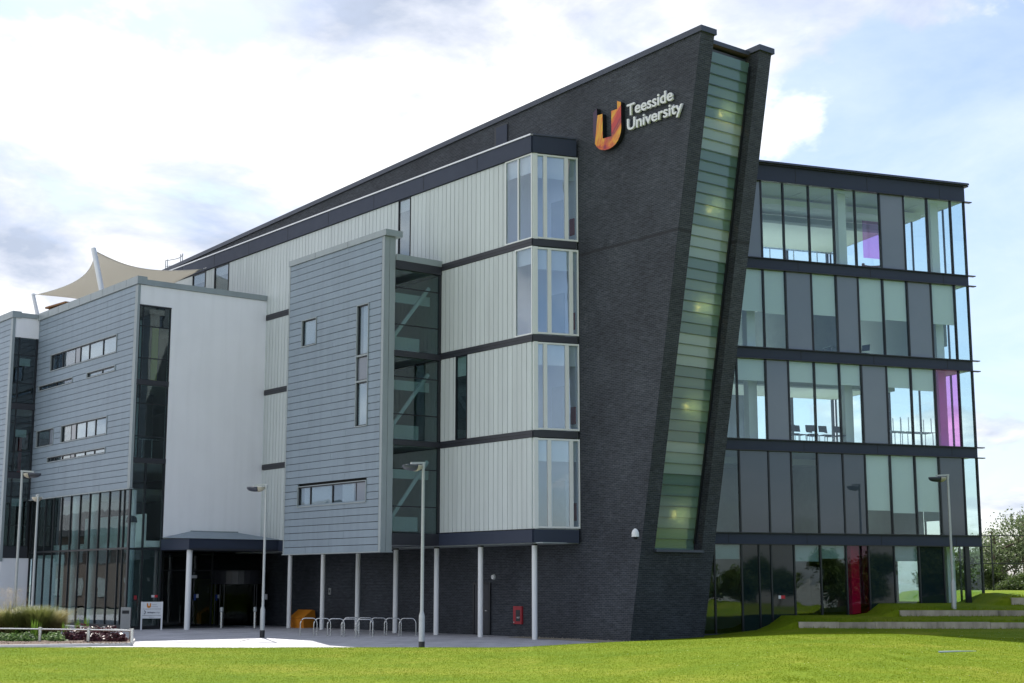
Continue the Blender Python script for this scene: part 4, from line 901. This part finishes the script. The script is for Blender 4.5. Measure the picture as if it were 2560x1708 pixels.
def blades(n, rad, h, wdt, lean, droop, seed, spread=.25):
    r = np.random.default_rng(seed); V = []; F_ = []
    for i in range(n):
        a = r.uniform(0, 6.283); b0 = Vector((math.cos(a)*rad*spread*r.random(), math.sin(a)*rad*spread*r.random(), 0))
        a2 = a+r.normal(0, .5); out = Vector((math.cos(a2), math.sin(a2), 0)); hh = h*r.uniform(.55, 1.05); l = rad*lean*r.uniform(.3, 1.1)
        sd_ = Vector((-out.y, out.x, 0))*wdt*r.uniform(.6, 1.2); base_ = len(V)
        for k in range(4):
            t = k/3; p = b0+out*(l*t**1.7)+Vector((0, 0, hh*(t-droop*t**3))); ww = sd_*(1-t)**.6
            if k < 3: V += [p-ww, p+ww]
            else: V.append(p)
        F_ += [(base_, base_+1, base_+3, base_+2), (base_+2, base_+3, base_+5, base_+4), (base_+4, base_+5, base_+6)]
    me = bpy.data.meshes.new('blades'); me.from_pydata([tuple(v) for v in V], [], F_); return me
def leafball(n, rx, ry, rz_, size, seed, squash=.5):
    r = np.random.default_rng(seed); V = []; F_ = []
    for i in range(n):
        d = r.normal(size=3); d /= np.linalg.norm(d); d[2] = abs(d[2]); k = r.uniform(.65, 1.0)*(1+.18*math.sin(5*d[0]+seed)+.15*math.cos(6*d[1]))
        c = Vector((d[0]*rx*k, d[1]*ry*k, d[2]*rz_*k)); nrm = (Vector(d)+Vector(r.normal(0, .5, 3))).normalized()
        t1 = nrm.cross(Vector((.3, .5, .8))).normalized(); t2 = nrm.cross(t1); s = size*r.uniform(.5, 1.1); b0 = len(V)
        for t in range(5): a = t*2*math.pi/5; V.append(c+(t1*math.cos(a)+t2*math.sin(a)*(.6 if squash < .6 else .9))*s+nrm*(.25*s*math.cos(2*a)))
        F_.append(tuple(range(b0, b0+5)))
    me = bpy.data.meshes.new('leaves'); me.from_pydata([tuple(v) for v in V], [], F_); return me
def plant(name, label, cat, loc, me, mt, group=None, part='leaves', rz=0, sc=1):
    e = empty(name, loc, rz, label=label, cat=cat, group=group); me.materials.clear(); me.materials.append(M[mt]); o = ob(part, me, e); o.scale = (sc,)*3; return e
def bedpt(px, py): p = gp(px, py, .08); return (p.x, p.y, .08)
for i, (px, py, h, rd, mt) in enumerate(((92, 1597, 1.95, 1.0, 'tussock'), (38, 1597, 1.75, .95, 'tussock'), (128, 1594, 1.7, .95, 'straw'), (-8, 1596, 1.75, .95, 'straw'), (66, 1590, 1.9, 1.0, 'tussock'))):
    e = plant('ornamental_grass', ['tallest fountain grass clump behind the middle rail post', 'fountain grass clump beside the pale plumes', 'straw-tinged grass clump nearest the litter bin', 'straw-tinged grass clump below the pale plumes', 'straw grass clump standing behind the other grasses'][i], 'ornamental grass', bedpt(px, py), blades(2400, rd, h, .010, 1.0, .30, 20+i, .35), mt, 'fountain grasses in the bed', 'blades')
for i, (px, py) in enumerate(((30, 1588), (6, 1590))):
    e = plant('plume_grass', ['tall grass with airy beige plumes before the white wall', 'tall beige plume grass leaning beside its twin'][i], 'plume grass', bedpt(px, py), blades(260, .8, 1.9, .006, 1.1, .12, 40+i, .3), 'straw', None, 'stems')
    r = np.random.default_rng(50+i); V = []; F_ = []
    for k in range(46):
        a = r.uniform(0, 6.28); c = Vector((math.cos(a)*.65*r.random(), math.sin(a)*.65*r.random(), r.uniform(1.35, 2.0)))
        for q in range(26):
            p = c+Vector(r.normal(0, .07, 3)); d_ = Vector(r.normal(0, 1, 3)).normalized()*.05; s_ = Vector(r.normal(0, 1, 3)).normalized()*.008; b0 = len(V); V += [p, p+d_, p+d_*.5+s_]; F_.append((b0, b0+1, b0+2))
    me = bpy.data.meshes.new('plumes'); me.from_pydata([tuple(v) for v in V], [], F_); me.materials.append(M['plume']); ob('plumes', me, e)
for i, (px, py, rx, rz_) in enumerate(((182, 1601, .5, .42), (222, 1598, .62, .55), (262, 1600, .58, .5), (294, 1604, .42, .34), (240, 1604, .4, .32))):
    plant('coral_bells', 'purple-leaved coral bells mound, '+['first from the big grasses', 'tallest of the mounds', 'last but one towards the rail end', 'small one beside the end post', 'low one in front of the tallest mound'][i], 'purple plant', bedpt(px, py), leafball(520, rx, rx, rz_, .075, 60+i), 'purple_leaf', 'purple coral bells in the bed')
for i, (px, py, rx) in enumerate(((20, 1602, .5), (48, 1603, .45), (128, 1601, .5), (142, 1603, .4), (72, 1603, .35))):
    plant('low_shrub', 'low bright green plant with pale leaf edges, '+['below the plume grass', 'second from the plume grass', 'next to the first purple mound', 'at the foot of the first purple mound', 'between two irises below the tallest grass'][i], 'green plant', bedpt(px, py), leafball(330, rx, rx, .30, .07, 80+i), 'green_leaf', 'low green plants in the bed')
for i, (px, py) in enumerate(((40, 1598), (94, 1600), (82, 1602), (158, 1598), (192, 1593), (214, 1592), (166, 1601))):
    plant('iris', 'upright sword-leaved iris clump, '+['first from the plume grass', 'third from the plume grass', 'second from the plume grass', 'fourth from the plume grass', 'last but one towards the sign board', 'nearest to the sign board', 'beside the first purple mound'][i], 'iris', bedpt(px, py), blades(34, .22, .75+.1*(i % 3), .018, .6, .0, 100+i, .4), 'iris_leaf', 'iris clumps in the bed')
mb = MB()
for i in range(700):
    px = random.uniform(0, 318); p = gp(px, random.uniform(1604, 1611), .09); s = random.uniform(.02, .05)
    mb.add([p+Vector((random.uniform(-s, s), random.uniform(-s, s), random.uniform(0, s))) for _ in range(3)], [(0, 1, 2)])
tag(mb.build('bark_mulch', 'mulch'), 'brown bark mulch covering the soil of the planting bed', 'mulch', kind='stuff')

# ------------------------------------------------------------------ terrace steps on the grass mound
tn = ['lowest row of concrete blocks edging the grass terrace', 'middle row of concrete blocks edging the grass terrace before the glass wing', 'topmost row of concrete blocks edging the grass terrace']
for k, (dd, p0, za, zb, zn) in enumerate(TS):
    r0 = (p0-1280)/3640*dd; e = empty('terrace_step', DR(dd, r0, 0), aR, label=tn[k], cat='step', group='terrace steps on the mound'); x = 0
    while x < 17:
        l = random.choice((1.5, 1.7, 2.2, 2.6)); jz = random.uniform(-.012, .012)
        cube('block', 'concrete', x+.008, x+l-.008, -.11+random.uniform(-.012, .012), .22, za-.22, zb+jz+.01, e).rotation_euler = (0, random.uniform(-.004, .004), 0); x += l
fr_ = MB()
for (dd, p0, za, zb, zn) in TS:
    r0 = (p0-1280)/3640*dd
    for i in range(1500):
        top = i % 3 < 2; r_ = r0+random.uniform(-.3, 16); d_ = dd+(random.uniform(.2, .5) if top else random.uniform(-.35, -.13)); zq = lawn_z(d_, r_); a_ = random.uniform(0, 6.28); h_ = random.uniform(.05, .17 if top else .13)
        p_ = DR(d_, r_, zq-.01); s_ = Vector((math.cos(a_), math.sin(a_), 0))*.012
        fr_.add([p_-s_, p_+s_, p_+Vector((random.gauss(0, .04), random.gauss(0, .04), h_))], [(0, 1, 2)])
tag(fr_.build('fringe_grass', 'blade'), 'longer uncut grass along the edges of the terrace blocks', 'grass', kind='stuff')
# fallen metal edging on the lawn
d0 = 31.0; r0 = (2325-1280)/3640*d0; z0 = lawn_z(d0, r0)
e = empty('edging_strip', DR(d0, r0, z0+.03), aR+R(6), label='short bent strip of grey edging lying on the sunlit lawn', cat='strip'); e.scale = (.8, .8, .55)
MB().add([(0, -.04, .0), (.42, -.04, .03), (1.0, -.03, .05), (1.0, .03, .05), (.42, .04, .04), (0, .05, .02), (0, -.04, .05), (.42, -.04, .06), (1.0, -.03, .065), (1.0, .03, .065), (.42, .04, .07), (0, .05, .06)],
         [(0, 1, 7, 6), (1, 2, 8, 7), (6, 7, 10, 11), (7, 8, 9, 10), (0, 6, 11, 5), (5, 11, 10, 4), (4, 10, 9, 3), (2, 3, 9, 8)]).build('strip', 'zinc', e)

# ------------------------------------------------------------------ trees, fence and buildings around
def tree_mesh(seed, h, spread, nleaf, leaf, mt):
    r = np.random.default_rng(seed); mb = MB(); mb.m = 0
    tips = []
    def grow(p, d, l, rad, lev):
        pts = [p]; q = Vector(p); dv = Vector(d).normalized()
        for i in range(4): dv = (dv+Vector(r.normal(0, .10, 3))+Vector((0, 0, .04))).normalized(); q = q+dv*l/4; pts.append(q.copy())
        mb.tube(pts, [rad*(1-.55*i/4) for i in range(5)], 6 if lev else 9, False)
        if lev >= 2: tips.extend([pts[2], pts[3], pts[4]]); return
        for k in range(6 if lev == 0 else 4):
            t = r.uniform(.35, 1); b = pts[min(4, int(t*4)+0)]; a = r.uniform(0, 6.28); el = r.uniform(.25, .95)
            grow(b, (math.cos(a)*math.cos(el)*spread, math.sin(a)*math.cos(el)*spread, math.sin(el)), l*r.uniform(.45, .62), rad*.45, lev+1)
        tips.append(pts[4])
    grow((0, 0, 0), (0, 0, 1), h*.62, h*.022, 0)
    trunk = mb.mesh('trunk', 'bark'); V = []; F_ = []; tips_ = np.array([tuple(t) for t in tips])
    idx = r.integers(0, len(tips_), nleaf); P = tips_[idx]+r.normal(0, h*.052, (nleaf, 3))*np.array([1, 1, .8])
    n1_ = r.normal(size=(nleaf, 3)); n1_ /= np.linalg.norm(n1_, axis=1)[:, None]; n2_ = np.cross(n1_, r.normal(size=(nleaf, 3))); n2_ /= np.linalg.norm(n2_, axis=1)[:, None]
    s = leaf*r.uniform(.6, 1.3, nleaf)[:, None]
    A_ = np.stack([P-n1_*s, P+n2_*s*.55, P+n1_*s, P-n2_*s*.55], 1).reshape(-1, 3)
    me = bpy.data.meshes.new('crown'); me.from_pydata(A_.tolist(), [], np.arange(nleaf*4).reshape(-1, 4).tolist()); me.materials.append(M[mt]); return trunk, me
TM = [tree_mesh(1, 9, .8, 7500, .10, 'leaf_pale'), tree_mesh(2, 8, 1.2, 20000, .125, 'leaf_mid'), tree_mesh(3, 7, 1.3, 18000, .12, 'leaf_mid')]
def tree(label, loc, k, sc, rz, group=None):
    e = empty('broadleaf_tree', loc, rz, label=label, cat='tree', group=group); e.scale = (sc, sc, sc); ob('trunk', TM[k][0], e); ob('crown', TM[k][1], e); return e
tree('tall slender pale-leaved birch beyond the glass wing', dp(96, 2505, .3), 0, .98, .3)
tree('dense dark tree below the birch, next to the glass wing', dp(92, 2478, .3), 1, .52, 1.2)
tree('dense dark tree beside the pink brick block', dp(90, 2552, .3), 1, .42, 2.0)
tree('bushy tree behind the top terrace step', dp(86, 2525, .3), 2, .45, 4)
tree('bushy tree partly hidden by the glass wing corner', dp(104, 2440, .3), 2, .7, 5)
tree('broad tree seen through the glass wing', dp(100, 2400, .3), 1, .68, 3)
tree('dense tree at the end of the tree belt', dp(95, 2620, .3), 2, .5, 1)
tree('rounded tree seen through the ground-floor glass', dp(98, 2330, .3), 2, .7, .5)
# planting the glazing mirrors: a belt of trees across the lawn, outside the picture
for i in range(34):
    tree('belt tree across the lawn, mirrored in the glass wing', (-4+i*2.7+random.uniform(-1, 1), -60-5*(i % 3)+random.uniform(-2, 2), -.4), 1+i % 2, random.uniform(.75, 1.1), i*1.3, 'belt of trees across the lawn')
fe = empty('ball_court_fence', dp(80, 2440, 0), aR, label='tall dark wire fence running behind the mound', cat='fence')
for x in (0.6, 5, 9.4, 13.8): MB().tube([(x, 0, 0), (x, 0, 4.95)], .04, 8).build('post', 'frame_dark', fe)
for z in (4.9, 3.4): MB().tube([(-1.0, 0, z), (15, 0, z)], .03, 6).build('rail', 'frame_dark', fe)
pf = empty('metal_railing', dp(78, 2452, 0), aR, label='low dark vertical-bar railing behind the top terrace step', cat='railing')
mb = MB()
for x in np.arange(0, 6, .16): mb.bar((x, 0, 1.0), (x, 0, 1.78), .03, .03)
bme = mb.build('bars', 'frame_dark', pf); bme['kind'] = 'stuff'; MB().bar((0, 0, 1.7), (6, 0, 1.7), .04, .04).build('top_rail', 'frame_dark', pf)
fb = empty('distant_block', dp(190, 2555, 0), aR-R(19), label='pinkish brick block with roof aerials far behind the trees', cat='building')
mb = MB().box(-.6, 14, 0, 12, 0, 10.2); mb.build('wall', 'far_brick', fb); cube('parapet', 'far_wall', -1.2, 14.2, -.2, 12.2, 10.2, 10.5, fb)
for x, h in ((-.6, 1.2), (.2, 1.6), (.8, 1.1), (1.4, 2.0), (2.2, 1.4), (3, 1.8)): MB().tube([(x, 1, 10.5), (x, 1, 10.5+h)], .05, 5).build('aerial', 'frame_dark', fb)
# neighbour whose front the entrance glazing mirrors (outside the picture)
nb = empty('neighbour_house', (-44, 112, 0), 0, label='low brown neighbour building mirrored in the entrance glazing', cat='building')
MB().box(-8, 8, -34, 34, 0, 7.2).build('wall', 'far_wall', nb); MB().prism([(-9, 7.2), (9, 7.2), (9, 7.8), (0, 10.6), (-9, 7.8)], 1, -35, 35).build('roof', 'roof_dark', nb)
for y in np.arange(-30, 31, 6.0):
    for z in (1.0, 4.4): cube('window', 'interior_mid', 8.0, 8.06, y-1, y+1, z, z+1.9, nb)

# ------------------------------------------------------------------ mown sward blades in the part of the lawn that is seen
nb_ = 420000
d = rng.uniform(22.5, 41.5, nb_)**1.0; px = rng.uniform(-60, 2640, nb_); r_ = (px-1280)/3640*d
keep = rng.random(nb_) < (d/41.5)
d, r_ = d[keep], r_[keep]; extra = 60000
d2 = rng.uniform(41.5, 66, extra); px2 = rng.uniform(1500, 2640, extra); d = np.concatenate([d, d2]); r_ = np.concatenate([r_, (px2-1280)/3640*d2])
gd = np.arange(20, 70, .25); gr = np.arange(-26, 30, .5)
Zg = np.array([[lawn_z(a, b) for b in gr] for a in gd])
fi = (d-20)/.25; fj = (r_+26)/.5; i0 = np.clip(fi.astype(int), 0, len(gd)-2); j0 = np.clip(fj.astype(int), 0, len(gr)-2); u = fi-i0; v = fj-j0
z = Zg[i0, j0]*(1-u)*(1-v)+Zg[i0+1, j0]*u*(1-v)+Zg[i0, j0+1]*(1-u)*v+Zg[i0+1, j0+1]*u*v
fx = CAM.x+FW.x*d+RT.x*r_; fy = CAM.y+FW.y*d+RT.y*r_
ok = ~((fx > -60) & (fx < 1.6) & (d > 44)); fx, fy, z, d = fx[ok], fy[ok], z[ok], d[ok]; n = len(fx)
a = rng.uniform(0, 6.283, n); hgt = rng.uniform(.008, .024, n); wd_ = rng.uniform(.005, .009, n); ln = rng.normal(0, .018, (n, 2))
base = np.stack([fx, fy, z-.004], 1); side = np.stack([np.cos(a)*wd_, np.sin(a)*wd_, 0*a], 1); tip = base+np.stack([ln[:, 0], ln[:, 1], hgt], 1)
V = np.stack([base-side, base+side, tip], 1).reshape(-1, 3).astype(np.float32)
me = bpy.data.meshes.new('grass'); me.vertices.add(3*n); me.vertices.foreach_set('co', V.ravel()); me.loops.add(3*n); me.loops.foreach_set('vertex_index', np.arange(3*n, dtype=np.int32))
me.polygons.add(n); me.polygons.foreach_set('loop_start', np.arange(0, 3*n, 3, dtype=np.int32)); me.update(); me.validate(); me.materials.append(M['blade'])
dz = MB()
for i in range(420):
    q_ = random.randrange(n); s_ = random.uniform(.008, .016); p_ = Vector((float(fx[q_]), float(fy[q_]), float(z[q_])+.035))
    dz.add([p_+Vector((s_*math.cos(t_), s_*math.sin(t_), .004*(t_ % 2))) for t_ in (0, 1.26, 2.51, 3.77, 5.03)], [(0, 1, 2, 3, 4)])
tag(dz.build('daisies', 'sign_white'), 'tiny white daisies dotted over the mown lawn', 'daisies', kind='stuff')
tag(ob('grass', me), 'short mown bright green grass covering the lawn', 'grass', kind='stuff')
